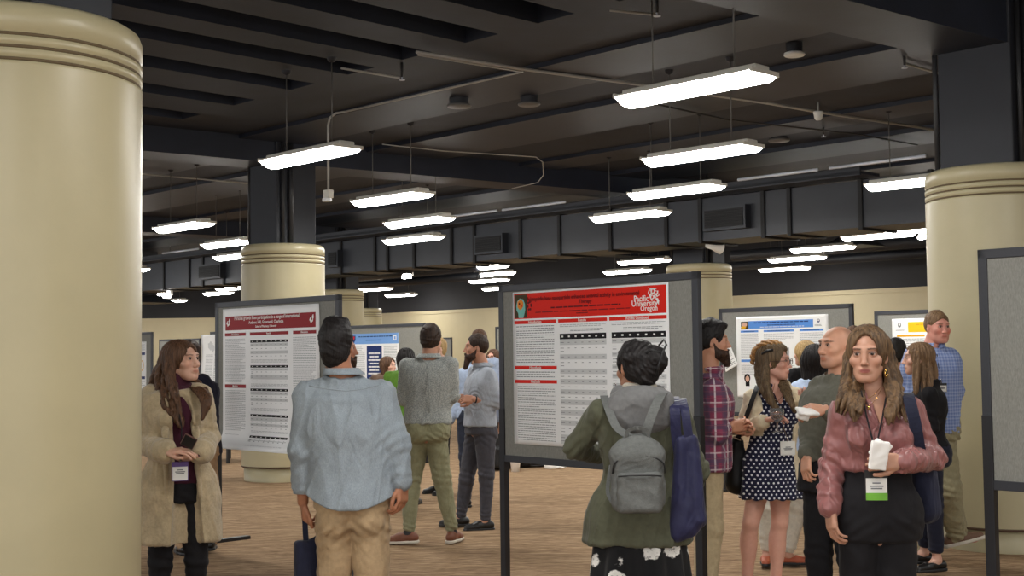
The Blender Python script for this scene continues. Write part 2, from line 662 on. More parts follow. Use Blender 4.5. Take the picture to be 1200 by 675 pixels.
# columns -----------------------------------------------------------------
ZC = 2.97
COLS = {'L': (-2.13, 5.45), 'C': tuple(at(332, 418.6, 16.4).xy), 'R': tuple(at(1171, 409, 10.2).xy),
        'M': tuple(at(821, 413, 20.9).xy), 'F': tuple(at(398, 418, 27.6).xy), 'G': tuple(at(427, 417, 38.5).xy)}
R_ = .53
LABC = {'L': 'large round beige column filling the left edge of the picture',
        'C': 'round beige column behind the poster board with the dark red poster',
        'R': 'round beige column at the right beside the man in a blue plaid shirt',
        'M': 'round beige column half hidden behind the board with the bright red poster',
        'F': 'distant round beige column just right of the central left column',
        'G': 'farthest round beige column against the back wall'}
for k, (x, y) in COLS.items():
    root = empty('column', (x, y, 0), label=LABC[k], cat='column', group='round beige columns')
    prof = [(R_ + .0, .19), (R_, ZC - .26)]
    for g in (.235, .185, .135):
        prof += [(R_, ZC - g - .014), (R_ - .014, ZC - g - .008), (R_ - .014, ZC - g + .004), (R_, ZC - g + .010)]
    prof += [(R_, ZC - .05), (R_ - .012, ZC - .018), (R_ - .04, ZC), (0, ZC + .004)]
    MB().lathe(prof, n=96).build('shaft', M_COLUMN, root)
    gm = MB()
    for g in (.235, .185, .135):
        gm.lathe([(R_ - .0135, ZC - g - .009), (R_ - .006, ZC - g - .006), (R_ - .006, ZC - g + .002), (R_ - .0135, ZC - g + .005)], n=96)
    gm.build('groove', M_GROOVE, root)
    MB().lathe([(R_ - .035, 0), (R_ - .035, .165), (R_ - .05, .17)], n=96).build('base', M_COLUMN, root)
    MB().lathe([(R_ - .03, .166), (R_ - .004, .170), (R_ - .004, .192), (R_ - .03, .194)], n=96).build('base_trim', M_TRIM, root)
    # square black pier above
    pm = MB()
    hw = .30
    pm.box((-hw, -hw, ZC - .01), (hw, hw, 4.36), 0, bev=.01)
    pier = pm.build('pier', M_PIER, root, rz=ANG)
    cm = MB()
    cm.tube([(-hw - .03, -hw * .95, ZC), (-hw - .03, -hw * .95, 4.3)], .022)
    cm.tube([(hw + .03, -hw * .35, ZC), (hw + .03, -hw * .35, 4.3)], .03)
    cm.tube([(hw + .03, -hw * .75, ZC), (hw + .03, -hw * .75, 4.3)], .02)
    if k == 'C':
        cm.tube([(-hw - .04, -hw * .4, ZC), (-hw - .05, -hw * .5, ZC + .12), (-hw - .04, -hw * .2, ZC + .25), (-hw - .05, -hw * .1, ZC + .5), (-hw - .04, -hw * .1, 4.3)], .05)
    cm.build('conduit', M_PIPE_DK, pier)

# ceiling -----------------------------------------------------------------
ZCE = 4.30
cm = MB()
MA = Matrix.Rotation(ANG, 4, 'Z')
T_END = 7.55
slots = [-17.5, -16.4, -15.2, -14.0, -12.9, -11.8, -10.72, -9.75, -8.92, -8.04, -7.15, -6.25, -5.35, -4.45, -3.55, -2.65, -1.75, -.85, .1]
SW = .42
cm.box((-46, -12, ZCE + .30), (16, 46, ZCE + .42), 1, MA)        # deck over the slots
cm.box((-46, T_END, ZCE), (16, 46, ZCE + .30), 0, MA)            # flat soffit beyond
cm.box((-46, -12, ZCE), (slots[0] - SW / 2, T_END, ZCE + .30), 0, MA)
for a, b in zip(slots[:-1], slots[1:]):
    cm.box((a + SW / 2, -12, ZCE), (b - SW / 2, T_END, ZCE + .30), 0, MA)
cm.box((slots[-1] + SW / 2, -12, ZCE), (16, T_END, ZCE + .30), 0, MA)
tag(cm.build('ceiling', [M_CEIL, M_SLOT]), kind='structure')

# shallow dropped panels running along the rows (ceiling banding)
for i, (t0, t1, dz) in enumerate([(8.6, 9.5, .045), (10.4, 11.6, .06), (12.9, 13.6, .05), (14.6, 15.6, .06), (17.2, 18.0, .05)]):
    b = MB(); b.box((-30, t0, ZCE - dz), (8, t1, ZCE + .002), 0, MA)
    tag(b.build('trim_%d' % (i + 1), M_BEAM), kind='structure')

# drop beams that tie the columns
def beam(p, q, z0, w, name, ext=0.0):
    p = Vector((p[0], p[1], 0)); q = Vector((q[0], q[1], 0))
    d = (q - p).normalized(); p = p - d * ext; q = q + d * ext
    L = (q - p).length
    m = MB(); m.box((0, -w / 2, z0 - ZCE - .01), (L, w / 2, 0), 0)
    o = m.build(name, M_BEAM, loc=(p.x, p.y, ZCE + .005), rz=math.atan2(d.y, d.x))
    return tag(o, 'black concrete beam ' + name_lab[name], 'beam')


name_lab = {'ceiling_beam': 'crossing the hall above the central columns', 'near_ceiling_beam': 'overhead that meets the pier of the right column',
            'far_ceiling_beam': 'far away along the back of the hall'}
dCM = (Vector(COLS['M']) - Vector(COLS['C'])).normalized()
beam(COLS['C'], COLS['M'], 4.0, .62, 'ceiling_beam', 14)
beam(COLS['L'], COLS['R'], 3.92, .62, 'near_ceiling_beam', 4)
pF = COLS['F']
beam(pF, (pF[0] + dCM.x * 8, pF[1] + dCM.y * 8), 4.0, .62, 'far_ceiling_beam', 12)

# main duct ---------------------------------------------------------------
DC = 21.65
def dpt(px, c, z=None):
    """point on the line D = c - 1.02 X seen at photo column px"""
    D = c / (1 + 1.02 * (px - 600) / FPX)
    return Vector(((px - 600) / FPX * D, D, 0))


duct = empty('air_duct', label='long black rectangular air duct crossing the hall beyond the pendant lamps', cat='duct')
pa = dpt(-60, DC + .35); pb = dpt(1215, DC + .35)
L = (pb - pa).length; ad = math.atan2((pb - pa).y, (pb - pa).x)
m = MB(); m.box((0, 0, 3.20), (L, .9, 3.84), 0)
m.build('casing', M_DUCT, duct, loc=pa, rz=ad)
for px in (192, 222, 238, 262, 288, 400, 440, 455, 486, 530, 557, 611, 657, 717, 783, 823, 897, 928, 1012, 1095):
    p = dpt(px, DC + .35)
    s0 = (p - pa).length
    f = MB(); f.box((s0 - .03, -.03, 3.17), (s0 + .03, .9, 3.87), 0)
    f.build('flange', M_DUCTSEAM, duct, loc=pa, rz=ad)
for px0, px1, z0 in ((238, 264, 3.32), (563, 596, 3.30), (832, 882, 3.33), (390, 402, 3.32)):
    s0 = (dpt(px0, DC + .35) - pa).length; s1 = (dpt(px1, DC + .35) - pa).length
    g = MB()
    g.box((s0, -.14, z0), (s1, -.001, z0 + .34), 0)
    v_ = g.build('grille', M_DUCT, duct, loc=pa, rz=ad)
    g = MB()
    g.box((s0 + .04, -.15, z0 + .04), (s1 - .04, -.139, z0 + .30), 0)
    for q in range(6):
        g.box((s0 + .04, -.165, z0 + .06 + q * .04), (s1 - .04, -.15, z0 + .065 + q * .04), 0)
    g.build('louvre', M_DUCTSEAM, v_)
m = MB(); m.box((3, -.6, 3.84), (L - 2, -.1, 3.88), 0); m.box((3, -.6, 3.82), (L - 2, -.57, 3.94), 0)
m.build('ledge', M_DUCT, duct, loc=pa, rz=ad)


def run(name, px0, px1, c, z, r, mat, label, cat='pipe', n=10):
    p = dpt(px0, c); q = dpt(px1, c)
    mid = (p + q) / 2
    m = MB(); m.tube([Vector((p.x, p.y, z)) - mid, Vector((q.x, q.y, z)) - mid], r, n)
    for k in range(2 if r > .05 else 0):
        t_ = (k + .5) / 2
        w = p.lerp(q, t_) - mid
        m.tube([(w.x, w.y, z + r * .5), (w.x, w.y, ZCE)], .008, 5)
    o = m.build(name, mat, loc=mid)
    return tag(o, label, cat)


run('ceiling_pipe', 380, 560, 26.5, 3.42, .10, M_DUCT, 'black round pipe under the far end of the air duct')
run('ceiling_pipe', 360, 560, 27.8, 3.30, .09, M_DUCT, 'lower black round pipe beyond the air duct')
run('ceiling_pipe', 860, 1100, 32.6, 3.62, .12, M_DUCT, 'black round pipe beyond the air duct at the right')
run('ceiling_pipe', 840, 1100, 34.5, 3.50, .10, M_DUCT, 'farthest black pipe running close to the back wall')
M_STRIP = plain('pale_glossy_metal', srgb(215, 222, 235), .25, .2)  # on the pipes, bluish streaks of reflected light put into the pale colour
for px0, px1, lb in ((500, 583, 'left one of the pipes painted as streaks of reflected light above the duct'), (590, 664, 'pipe painted as a streak of reflected light above the duct left of the lamps'),
                     (868, 962, 'pipe painted as a streak of reflected light above the duct behind the lamps'), (976, 1090, 'pipe painted as a streak of reflected light running to the right column pier'),
                     (190, 232, 'short pipe painted as a streak of reflected light above the duct at the far left')):
    run('light_streak_pipe', px0, px1, 20.9, 3.93, .022, M_STRIP, lb)


# lamps -------------------------------------------------------------------
def make_lamp():
    root = empty('pendant_lamp')
    # bowed white housing with lit lens, 1.22 long, .33 wide; local x along the lamp
    n = 12
    Lh, Wh = .61, .16
    prof = []
    for i in range(n + 1):
        a = -1 + 2 * i / n
        prof.append((a * Wh, -.004 - .066 * (1 - abs(a) ** 2.2)))
    vs = [(x, y, z) for x in (-Lh + .015, Lh - .015) for (y, z) in prof]
    fs = [(i, i + 1, n + 1 + i + 1, n + 1 + i) for i in range(n)]
    d = MB(); d._add(vs, fs, 0, True)
    
    d._add(vs[:n + 1], [tuple(range(n + 1))], 0); d._add(vs[n + 1:], [tuple(range(n + 1))[::-1]], 0)
    d.build('diffuser', M_LAMP, root)
    h = MB()
    h.box((-Lh + .02, -.085, .0), (Lh - .02, .085, .055), 0, bev=.012)
    h.box((-Lh + .02, -Wh, -.006), (Lh - .02, Wh, .008), 0)
    h.build('housing', M_METALWHITE, root)
    for sx in (-1, 1):
        e = MB()
        x0, x1 = sorted((sx * (Lh - .018), sx * (Lh + .004)))
        e.box((x0, -Wh * 1.02, -.016), (x1, Wh * 1.02, .02), 0, bev=.005)
        e.build('end_cap', M_METALWHITE, root)
    for sx in (-1, 1):
        r = MB(); r.tube([(sx * .36, 0, .05), (sx * .36, 0, .84)], .006, 6)
        ro = r.build('rod', M_CORD, root)
        c = MB(); c.lathe([(.001, .80), (.035, .815), (.045, .845), (.045, .85)], c=(sx * .36, 0, 0), n=14)
        c.build('canopy', M_PIER, ro)
    return root


LZ = 3.43
lamp0 = make_lamp()
LP = [(812, 101, 'largest white pendant lamp, hanging highest above the bright red poster'),
      (821, 179, 'pendant lamp directly below the largest one'),
      (792, 222, 'third pendant lamp below the largest one, right of centre'),
      (738, 251, 'fourth and lowest pendant lamp of the row above the bright red poster'),
      (362, 181, 'large pendant lamp left of centre, above the column with a dark pier'),
      (459, 231, 'pendant lamp just right of the pier, upper one of three'),
      (491, 258, 'pendant lamp right of the pier, middle one of three'),
      (484, 279, 'pendant lamp right of the pier, lowest one of three'),
      (215, 264, 'pendant lamp beside the big left column, nearest that column'),
      (267, 284, 'pendant lamp left of the pier, partly level with the column top'),
      (278, 299, 'pendant lamp half hidden by the top of the column behind the dark red poster'),
      (1078, 211, 'pendant lamp partly hidden by the right column'),
      (755, 305, 'upper lamp of the distant pair above the bright red poster'),
      (735, 317, 'lower lamp of the distant pair above the bright red poster'),
      (578, 320, 'upper distant lamp near the top left corner of the bright red poster board'),
      (573, 328, 'middle distant lamp near the top left corner of the bright red poster board'),
      (568, 312, 'topmost distant lamp near the corner of the bright red poster board'),
      (586, 337, 'lowest distant lamp touching the corner of the bright red poster board'),
      (919, 314, 'lowest distant lamp above the board with the blue poster'),
      (934, 302, 'middle distant lamp above the board with the blue poster'),
      (964, 290, 'upper distant lamp above the board with the blue poster'),
      (1029, 275, 'distant lamp just below the duct near the right column'),
      (1082, 267, 'small distant lamp half hidden by the duct near the right column'),
      (429, 331, 'distant lamp just right of the column, upper left one'),
      (440, 338, 'distant lamp above the far round column'),
      (470, 345, 'lowest distant lamp above the back wall'),
      (272, 337, 'distant lamp left of the column, just above the dark red poster board'),
      (184, 344, 'distant lamp low beside the big left column'),
      (152, 316, 'distant lamp cut by the edge of the big left column')]
lamps_xy = []
for i, (px, py, lb) in enumerate(LP):
    p = atz(px, py, LZ)
    o = lamp0 if i == 0 else copy_tree(lamp0)
    o.location = (p.x, p.y, LZ); o.rotation_euler = (0, 0, ANG)
    tag(o, lb, 'pendant lamp', 'white linear pendant lamps')
    lamps_xy.append((p.x, p.y))
# hall lamps go on, added to brighten the foreground and the left wall
extra = [(.3, 4.4), (-3.9, 2.6), (3.8, 4.9), (-.9, .9), (2.9, 1.0), (-4.6, -1.0), (0, -2.6), (4, -2.7), (-2.6, -5.2), (1.8, -6.0), (6.9, 2.4), (6.4, -4.5), (-6.6, -4.2), (7.3, 7.4), (-7.0, 4.8), (-6.6, 9.6), (8.4, 12.6), (7.5, 17.5), (-8.6, 14.5), (-10.6, 22.), (-9., 29.), (-13., 36.), (-8.5, 37.), (-17., 39.), (-11, 41.6), (-14, 41.6), (-17, 41.8), (-8, 41.4), (-12, 30),]
for (x, y) in extra:
    o = copy_tree(lamp0)
    o.location = (x, y, LZ); o.rotation_euler = (0, 0, ANG)
    tag(o, 'white linear pendant lamp added for light over the rest of the hall', 'pendant lamp', 'white linear pendant lamps added for light')


# conduits and small ceiling fittings --------------------------------------
def conduit(pts, r, label, mat=M_PIPE, name='conduit_pipe'):
    P = [atz(a, b, z) for a, b, z in pts]
    o0 = P[0].copy()
    m = MB(); m.tube([p - o0 for p in P], r, 8)
    for p in P[:-1:1]:
        pass
    return tag(m.build(name, mat, loc=o0), label, 'conduit')


conduit([(488, 61, 4.24), (613, 81, 4.24), (735, 97, 4.24), (900, 121, 4.24), (957, 131, 4.24), (1108, 154, 4.24)], .016, 'thin pale conduit running under the ceiling across the picture')
conduit([(490, 64, 4.24), (612, 84, 4.24), (500, 109, 4.24), (404, 131, 4.24)], .012, 'thin pale conduit branching to the left under the ceiling')
pe = atz(404, 131, 4.24); m = MB()
arc = [pe + Vector((0, 0, 0)), pe + Vector((-.10, .02, -.01)), pe + Vector((-.17, .03, -.06)), pe + Vector((-.19, .035, -.14)), pe + Vector((-.19, .035, -.86))]
m.tube([a - pe for a in arc], .013, 8)
tag(m.build('conduit_pipe', M_PIPE, loc=pe), 'bent conduit dropping behind the large left pendant lamp', 'conduit')
st = empty('alarm_strobe', arc[-1] + Vector((0, 0, -.06)), rz=ANG, label='small alarm strobe at the bottom of the hanging conduit', cat='alarm')
MB().box((-.05, -.035, -.03), (.05, .035, .06), bev=.006).build('housing', M_METALWHITE, st)
MB().box((-.04, -.06, -.07), (.04, .02, -.03), bev=.01).build('lens', M_GLASSY, st)
conduit([(157, 203, 4.22), (292, 215, 4.22)], .012, 'thin conduit left of the pier')
conduit([(448, 169, 4.1), (520, 177, 4.1), (600, 182, 4.1), (628, 184, 4.1), (636, 190, 4.08), (637, 205, 4.0), (630, 214, 3.96), (600, 221, 3.96)], .007, 'loose grey cable looping along the central beam')
conduit([(1062, 75, 4.2), (1107, 88, 4.2)], .012, 'short sprinkler pipe at the pier of the right column')
conduit([(1075, 170, 4.2), (1010, 158, 4.2), (850, 140, 4.2), (760, 120, 4.2)], .010, 'dark thin pipe behind the largest pendant lamp', M_PIPE_DK)
conduit([(400, 80, 4.22), (468, 91, 4.22)], .011, 'short sprinkler pipe above the central left lamps')
conduit([(715, 12, 4.22), (768, 17, 4.22)], .011, 'short sprinkler pipe at the top of the picture')


def disc(px, py, z, r, mat, label, name='ceiling_speaker', depth=.07, cat='speaker'):
    p = atz(px, py, z)
    root = empty(name, (p.x, p.y, z), label=label, cat=cat)
    MB().lathe([(r * .75, 0.03), (r * .8, ZCE - z + .0)], n=24).build('can', M_PIER, root)
    MB().lathe([(0.001, 0), (r * .9, .002), (r, .012), (r * .96, .03), (r * .7, .032)], n=32).build('cover', mat, root)
    return root


M_DISC = plain('grey_speaker_cover', srgb(92, 90, 88), .5)
disc(538, 126, 4.16, .13, M_DISC, 'round ceiling speaker left of the largest lamp')
disc(620, 124, 4.16, .12, M_DISC, 'round ceiling speaker just left of the largest lamp')
disc(1069, 41, 4.16, .17, M_DISC, 'round ceiling speaker beside the pier of the right column')
disc(931, 66, 4.18, .095, M_WHITE, 'white round detector on the ceiling at the right', 'smoke_detector', cat='detector')
disc(913, 166, 4.24, .14, M_DISC, 'round ceiling speaker behind the lamps at the right')
p = atz(959, 136, 4.14)
root = empty('smoke_detector', (p.x, p.y, 4.14), label='white dome detector hanging on the long conduit', cat='detector')
MB().lathe([(.001, -.05), (.03, -.045), (.045, -.02), (.05, .02), (.055, .03), (.055, .05), (.001, .06)], n=20).build('dome', M_WHITE, root)
MB().tube([(0, 0, .05), (0, 0, .16)], .012).build('stem', M_PIPE, root)
for px, py, lb in ((471, 88, 'sprinkler head above the left lamps'), (770, 12, 'sprinkler head at the top of the picture'), (1060, 74, 'sprinkler head beside the right pier'), (965, 156, 'sprinkler head behind the dome detector')):
    p = atz(px, py, 4.18)
    root = empty('sprinkler', (p.x, p.y, 4.18), label=lb, cat='sprinkler')
    MB().tube([(0, 0, -.02), (0, 0, .13)], .014).build('stem', M_PIPE_DK, root)
    MB().lathe([(.001, -.05), (.03, -.048), (.03, -.044), (.008, -.04), (.008, -.02)], n=14).build('deflector', M_STRIP, root)
# small lit emergency heads
for px, py, D, lb in ((480, 323, 27.0, 'small bright twin emergency lamp below the duct, left of centre'), (199, 346, 31., 'small bright twin emergency lamp near the big left column'),
                      (1087, 276, 21.0, 'small bright twin emergency lamp at the right column')):
    p = at(px, py, D)
    root = empty('emergency_lamp', p, rz=ANG, label=lb, cat='emergency lamp')
    MB().box((-.09, -.04, .0), (.09, .04, .14), bev=.01).build('box', M_WHITE, root)
    for sx in (-1, 1):
        MB().lathe([(.001, -.04), (.055, -.03), (.06, .0), (.03, .06), (.001, .06)], c=(sx * .07, -.08, -.03), n=14).build('lamp_head', M_SPOT, root)
    MB().tube([(0, 0, .14), (0, 0, ZCE - p.z)], .01).build('rod', M_PIPE_DK, root)
# white wall horn next to the far column pier
p = at(838, 288, 19.4)
root = empty('spotlight', p, label='white cone shaped spotlight under the duct above the bright red poster board', cat='spotlight')
MB().lathe([(.001, 0), (.05, .01), (.06, .12), (.10, .26), (.10, .27), (.085, .262), (.001, .2)], n=20).build('head', M_WHITE, root)
root.children[0].rotation_euler = (0, PI / 2 + .15, .5)
root.children[0].location = (-.13, 0, .02)
MB().tube([(-.1, 0, .02), (-.1, 0, ZCE - p.z)], .012).build('rod', M_PIPE_DK, root)
# pyramid shaped air diffusers under the duct
for px, py, D, w, lb in ((1000, 283, 23.5, .85, 'black pyramid shaped air outlet below the duct at the right'), (170, 351, 33, 1.2, 'black pyramid shaped air outlet beside the big left column')):
    p = at(px, py, D)
    root = empty('air_outlet', p, rz=ANG, label=lb, cat='air outlet')
    w /= 2
    vs = [(-w, -w, -.10), (w, -w, -.10), (w, w, -.10), (-w, w, -.10), (-w * .4, -w * .4, .1), (w * .4, -w * .4, .1), (w * .4, w * .4, .1), (-w * .4, w * .4, .1)]
    MB()._add(vs, [(0, 3, 2, 1), (4, 5, 6, 7), (0, 1, 5, 4), (1, 2, 6, 5), (2, 3, 7, 6), (3, 0, 4, 7)]).build('hood', M_DUCT, root)
    MB().box((-w * .38, -w * .38, .1), (w * .38, w * .38, ZCE - p.z)).build('neck', M_DUCT, root)
# ------------------------------------------------------------------ poster boards
def board(px, py, D, L, zb, label, z1=2.02, feet=True, ang=None):
    """px,py: top left corner; returns the board empty (local x along board, -y faces the viewer)"""
    p = at(px, py, D)
    ang = ANG if ang is None else ang
    root = empty('poster_board', (p.x, p.y, 0), ang, label, 'poster board', 'free standing poster boards')
    zt = p.z
    fw = .045
    f = MB()
    f.box((0, -.018, zt - fw), (L, .018, zt), bev=.003); f.box((0, -.018, zb), (L, .018, zb + fw), bev=.003)
    f.box((0, -.018, zb), (fw, .018, zt), bev=.003); f.box((L - fw, -.018, zb), (L, .018, zt), bev=.003)
    f.build('frame', M_FRAME, root)
    MB().box((fw - .003, -.010, zb + fw - .003), (L - fw + .003, .010, zt - fw + .003)).build('panel', M_PANEL, root)
    for x in (.022, L - .022):
        MB().box((x - .025, -.022, 0.02), (x + .025, .022, zt - .005 if False else zb + .35), bev=.003).build('post', M_POST, root)
        b = MB(); b.box((x - .03, -.30, 0), (x + .03, .30, .028), bev=.004)
        b.build('foot', M_POST, root)
    return root, zt


M_PAPER = plain('poster_paper', srgb(248, 249, 248), .45, 0, .3)
M_PAPER2 = plain('poster_paper_satin', srgb(251, 252, 252), .4, 0, .3)
M_RED = plain('print_bright_red', srgb(228, 36, 18), .4, 0, .12)
M_DKRED = plain('print_dark_red', srgb(150, 22, 28), .35, 0, .12)
M_TXT = plain('print_text_grey', srgb(120, 122, 126), .6, 0, .12)
M_TXTL = plain('print_text_light_grey', srgb(176, 178, 180), .6, 0, .12)
M_ROW = plain('print_row_grey', srgb(214, 216, 216), .4, 0, .12)
M_BLK = plain('print_black', srgb(24, 22, 24), .4, 0, .12)
M_WHT = plain('print_white', srgb(246, 244, 240), .4, 0, .12)
M_SKY = plain('print_sky_blue', srgb(120, 166, 226), .35, 0, .12)
M_BLU = plain('print_blue', srgb(96, 150, 226), .35, 0, .12)
M_NVY = plain('print_navy', srgb(34, 52, 108), .4, 0, .12)
M_YEL = plain('print_yellow', srgb(250, 204, 40), .4, 0, .12)
M_YEL2 = plain('print_amber', srgb(232, 176, 40), .4, 0, .12)
M_MAROONTXT = plain('print_dark_maroon', srgb(110, 16, 16), .4, 0, .12)
M_OLIVE = plain('print_olive_brown', srgb(72, 58, 30), .4, 0, .12)
M_TEAL = plain('print_pale_teal', srgb(128, 200, 190), .4, 0, .12)
M_ORANGE = plain('print_orange', srgb(232, 140, 44), .4, 0, .12)
M_SKINP = plain('print_skin', srgb(222, 178, 156), .4, 0, .12)


class Sheet:
    """a paper hanging on a board: local x right, z up, surface at y=-f(x,z) towards the viewer"""
    def __init__(s, name, W, H, parent_world, x0, z0, label, bulge=None, mat=M_PAPER, tilt=0.0, ang=None):
        s.W, s.H = W, H
        s.f = bulge or (lambda x, z: 0.0)
        loc = parent_world.location.copy()
        a = parent_world.rotation_euler.z
        off = Vector((math.cos(a), math.sin(a), 0)) * x0 + Vector((math.sin(a), -math.cos(a), 0)) * .0135
        s.root = empty(name, (loc.x + off.x, loc.y + off.y, z0), a, label, 'poster')
        s.root.rotation_euler = (0, tilt, a)
        s.parts = {}
        nx, nz = 24, 32
        vs = []; fs = []
        for side in (0, 1):
            for j in range(nz + 1):
                for i in range(nx + 1):
                    x = W * i / nx; z = H * j / nz
                    vs.append((x, -s.f(x, z) + (.0012 if side else 0), z))
        N = (nx + 1) * (nz + 1)
        for j in range(nz):
            for i in range(nx):
                a0 = j * (nx + 1) + i
                fs.append((a0, a0 + 1, a0 + nx + 2, a0 + nx + 1))
                fs.append((N + a0, N + a0 + nx + 1, N + a0 + nx + 2, N + a0 + 1))
        def edge(a_, b_): fs.append((b_, a_, a_ + N, b_ + N))
        for i in range(nx): edge(i, i + 1); edge(nz * (nx + 1) + i + 1, nz * (nx + 1) + i)
        for j in range(nz): edge((j + 1) * (nx + 1), j * (nx + 1)); edge(j * (nx + 1) + nx, (j + 1) * (nx + 1) + nx)
        m = MB(); m._add(vs, fs, 0, True)
        m.build('sheet', mat, s.root)

    def _get(s, part, mat):
        if part in ('column_header', 'crest', 'title_band', 'navy_panel') and not getattr(s, 'hold', None):
            s.cnt = getattr(s, 'cnt', 0) + 1
        k = (part, mat.name, getattr(s, 'cnt', 0) if part in ('column_header', 'crest', 'title_band') else getattr(s, 'blk', 0) if part in ('body_text', 'table_text', 'table_header', 'table_header_text', 'table_row') else 0)
        if k not in s.parts: s.parts[k] = (MB(), mat)
        return s.parts[k][0]

    def rect(s, part, mat, x0, z0, x1, z1, lay=1, nx=None, nz=None):
        """x,z measured in fractions of the sheet, z from the top down"""
        X0, X1 = x0 * s.W, x1 * s.W; Z0, Z1 = (1 - z1) * s.H, (1 - z0) * s.H
        nx = nx or max(1, int((X1 - X0) / .05)); nz = nz or max(1, int((Z1 - Z0) / .05))
        vs = []; fs = []
        for j in range(nz + 1):
            for i in range(nx + 1):
                x = X0 + (X1 - X0) * i / nx; z = Z0 + (Z1 - Z0) * j / nz
                vs.append((x, -s.f(x, z) - .0007 * lay, z))
        for j in range(nz):
            for i in range(nx):
                a0 = j * (nx + 1) + i
                fs.append((a0, a0 + 1, a0 + nx + 2, a0 + nx + 1))
        s._get(part, mat)._add(vs, fs)

    def poly(s, part, mat, pts, lay=1):
        vs = [(x * s.W, -s.f(x * s.W, (1 - z) * s.H) - .0007 * lay, (1 - z) * s.H) for x, z in pts]
        s._get(part, mat)._add(vs, [tuple(range(len(vs)))])

    def blob(s, part, mat, cx, cz, rx, rz, lay=1, n=16, wob=0):
        s.poly(part, mat, [(cx + rx * math.cos(2 * PI * k / n) * (1 + wob * math.sin(3 * k)), cz - rz * math.sin(-2 * PI * k / n) * (1 + wob * math.cos(2 * k))) for k in range(n)][::1], lay)

    def lines(s, part, mat, x0, z0, x1, z1, n, seed=0, hfrac=.36, lay=1, ragged=.25, center=False, word=(.03, .10)):
        s.blk = getattr(s, 'blk', 0) + 1
        r = random.Random(seed)
        dz = (z1 - z0) / n
        for i in range(n):
            zc = z0 + dz * (i + .5)
            xe = x1 if r.random() < .7 else x1 - (x1 - x0) * r.uniform(.05, ragged + .05)
            xs = x0
            if center:
                w = (x1 - x0) * r.uniform(1 - ragged, 1) / 2
                xs, xe = (x0 + x1) / 2 - w, (x0 + x1) / 2 + w
            x = xs
            while x < xe - .004:
                wl = min(r.uniform(*word) * (x1 - x0), xe - x)
                s.rect(part, mat, x, zc - dz * hfrac / 2, x + wl, zc + dz * hfrac / 2, lay, 1, 1)
                x += wl + (x1 - x0) * .012

    def text(s, part, mat, body, cx, cz, size, align='CENTER', lay=3, shear=0, sx=1.0, rot=0):
        cu = bpy.data.curves.new(part, 'FONT')
        cu.body = body; cu.size = size; cu.align_x = align; cu.align_y = 'CENTER'
        cu.extrude = .0004; cu.resolution_u = 2; cu.shear = shear; cu.offset = size * .012
        cu.materials.append(mat)
        tmp = bpy.data.objects.new(part, cu)
        COL.objects.link(tmp)
        dg = bpy.context.evaluated_depsgraph_get()
        dg.update()
        me = bpy.data.meshes.new_from_object(tmp.evaluated_get(dg))
        bpy.data.objects.remove(tmp); bpy.data.curves.remove(cu)
        o = bpy.data.objects.new(part, me)
        link(o, s.root)
        x = cx * s.W; z = (1 - cz) * s.H
        o.location = (x, -s.f(x, z) - .0007 * lay, z)
        o.rotation_euler = (PI / 2, 0, 0)
        o.rotation_euler = (Matrix.Rotation(rot, 3, 'Y') @ Matrix.Rotation(PI / 2, 3, 'X')).to_euler()
        o.scale = (sx, 1, 1)
        return o

    def done(s):
        for (part, mn, q_), (mb, mat) in s.parts.items():
            mb.build(part, mat, s.root)
        return s.root


def table(S, x0, z0, x1, z1, rows, mat_head, seed, cols=6, head=.02, under=True):
    S.blk = getattr(S, 'blk', 0) + 1
    S.rect('table_header', mat_head, x0, z0, x1, z0 + head, 2)
    r = random.Random(seed)
    for c in range(cols + 1):
        xc = x0 + (x1 - x0) * (.06 + c * .88 / cols)
        S.rect('table_header_text', M_WHT, xc - .006, z0 + head * .35, xc + .006, z0 + head * .65, 3, 1, 1)
    z = z0 + head + .004
    hs = [r.choice([1, 1, 1.4, 1.8]) for _ in range(rows)]
    tot = sum(hs)
    for i, h in enumerate(hs):
        dz = (z1 - z) * 0 + (z1 - z0 - head - .004) * h / tot
        if i % 2 == 0:
            S.rect('table_row', M_ROW, x0, z, x1, z + dz, 1)
        for c in range(cols + 1):
            xc = x0 + (x1 - x0) * (.05 + c * .89 / cols)
            w = .012 if c == 0 else .006
            for q in range(1 if h < 1.5 else 2):
                zz = z + dz * (.5 + (q - (0 if h < 1.5 else .5)) * .35)
                if c == 0 or q == 0:
                    S.rect('table_text', M_TXT, xc - w, zz - .0016, xc + w, zz + .0016, 2, 1, 1)
        z += dz


# B1 : left board with the dark red poster ---------------------------------
b1, zt1 = board(254, 355, 10.86, 1.74, .80, 'grey poster board at the left carrying the dark red headed poster')
def curl1(x, z):
    e = 0.0
    if z < .14: e += (.14 - z) ** 2 * 5.5
    return e + .012 * math.sin(x * 5) * max(0, (z - 1.05) / .2) + .004
S = Sheet('hanging_poster', 1.37, 1.15, b1, .125, zt1 - 1.21, 'white poster with a dark red title band, its lower edge curling off the left board', curl1, M_PAPER2)
S.rect('title_band', M_DKRED, .03, .055, .965, .155)
S.text('title_text', M_WHT, 'Personal growth from participation in a range of international', .47, .072, .040, sx=.93)
S.text('title_text', M_WHT, 'Authors: Hill, Greenwald, Charlotte', .47, .105, .034)
S.text('title_text', M_WHT, 'School of Pharmacy, University', .47, .135, .024)
for cx in (.062, .925):
    S.blob('crest', M_WHT, cx, .105, .017, .02, 2, 10, .25); S.blob('crest', M_DKRED, cx + .003, .100, .007, .010, 3, 8, .2)
    S.poly('crest', M_WHT, [(cx, .095), (cx + .012, .072), (cx + .020, .068), (cx + .022, .09), (cx + .012, .115)], 2)
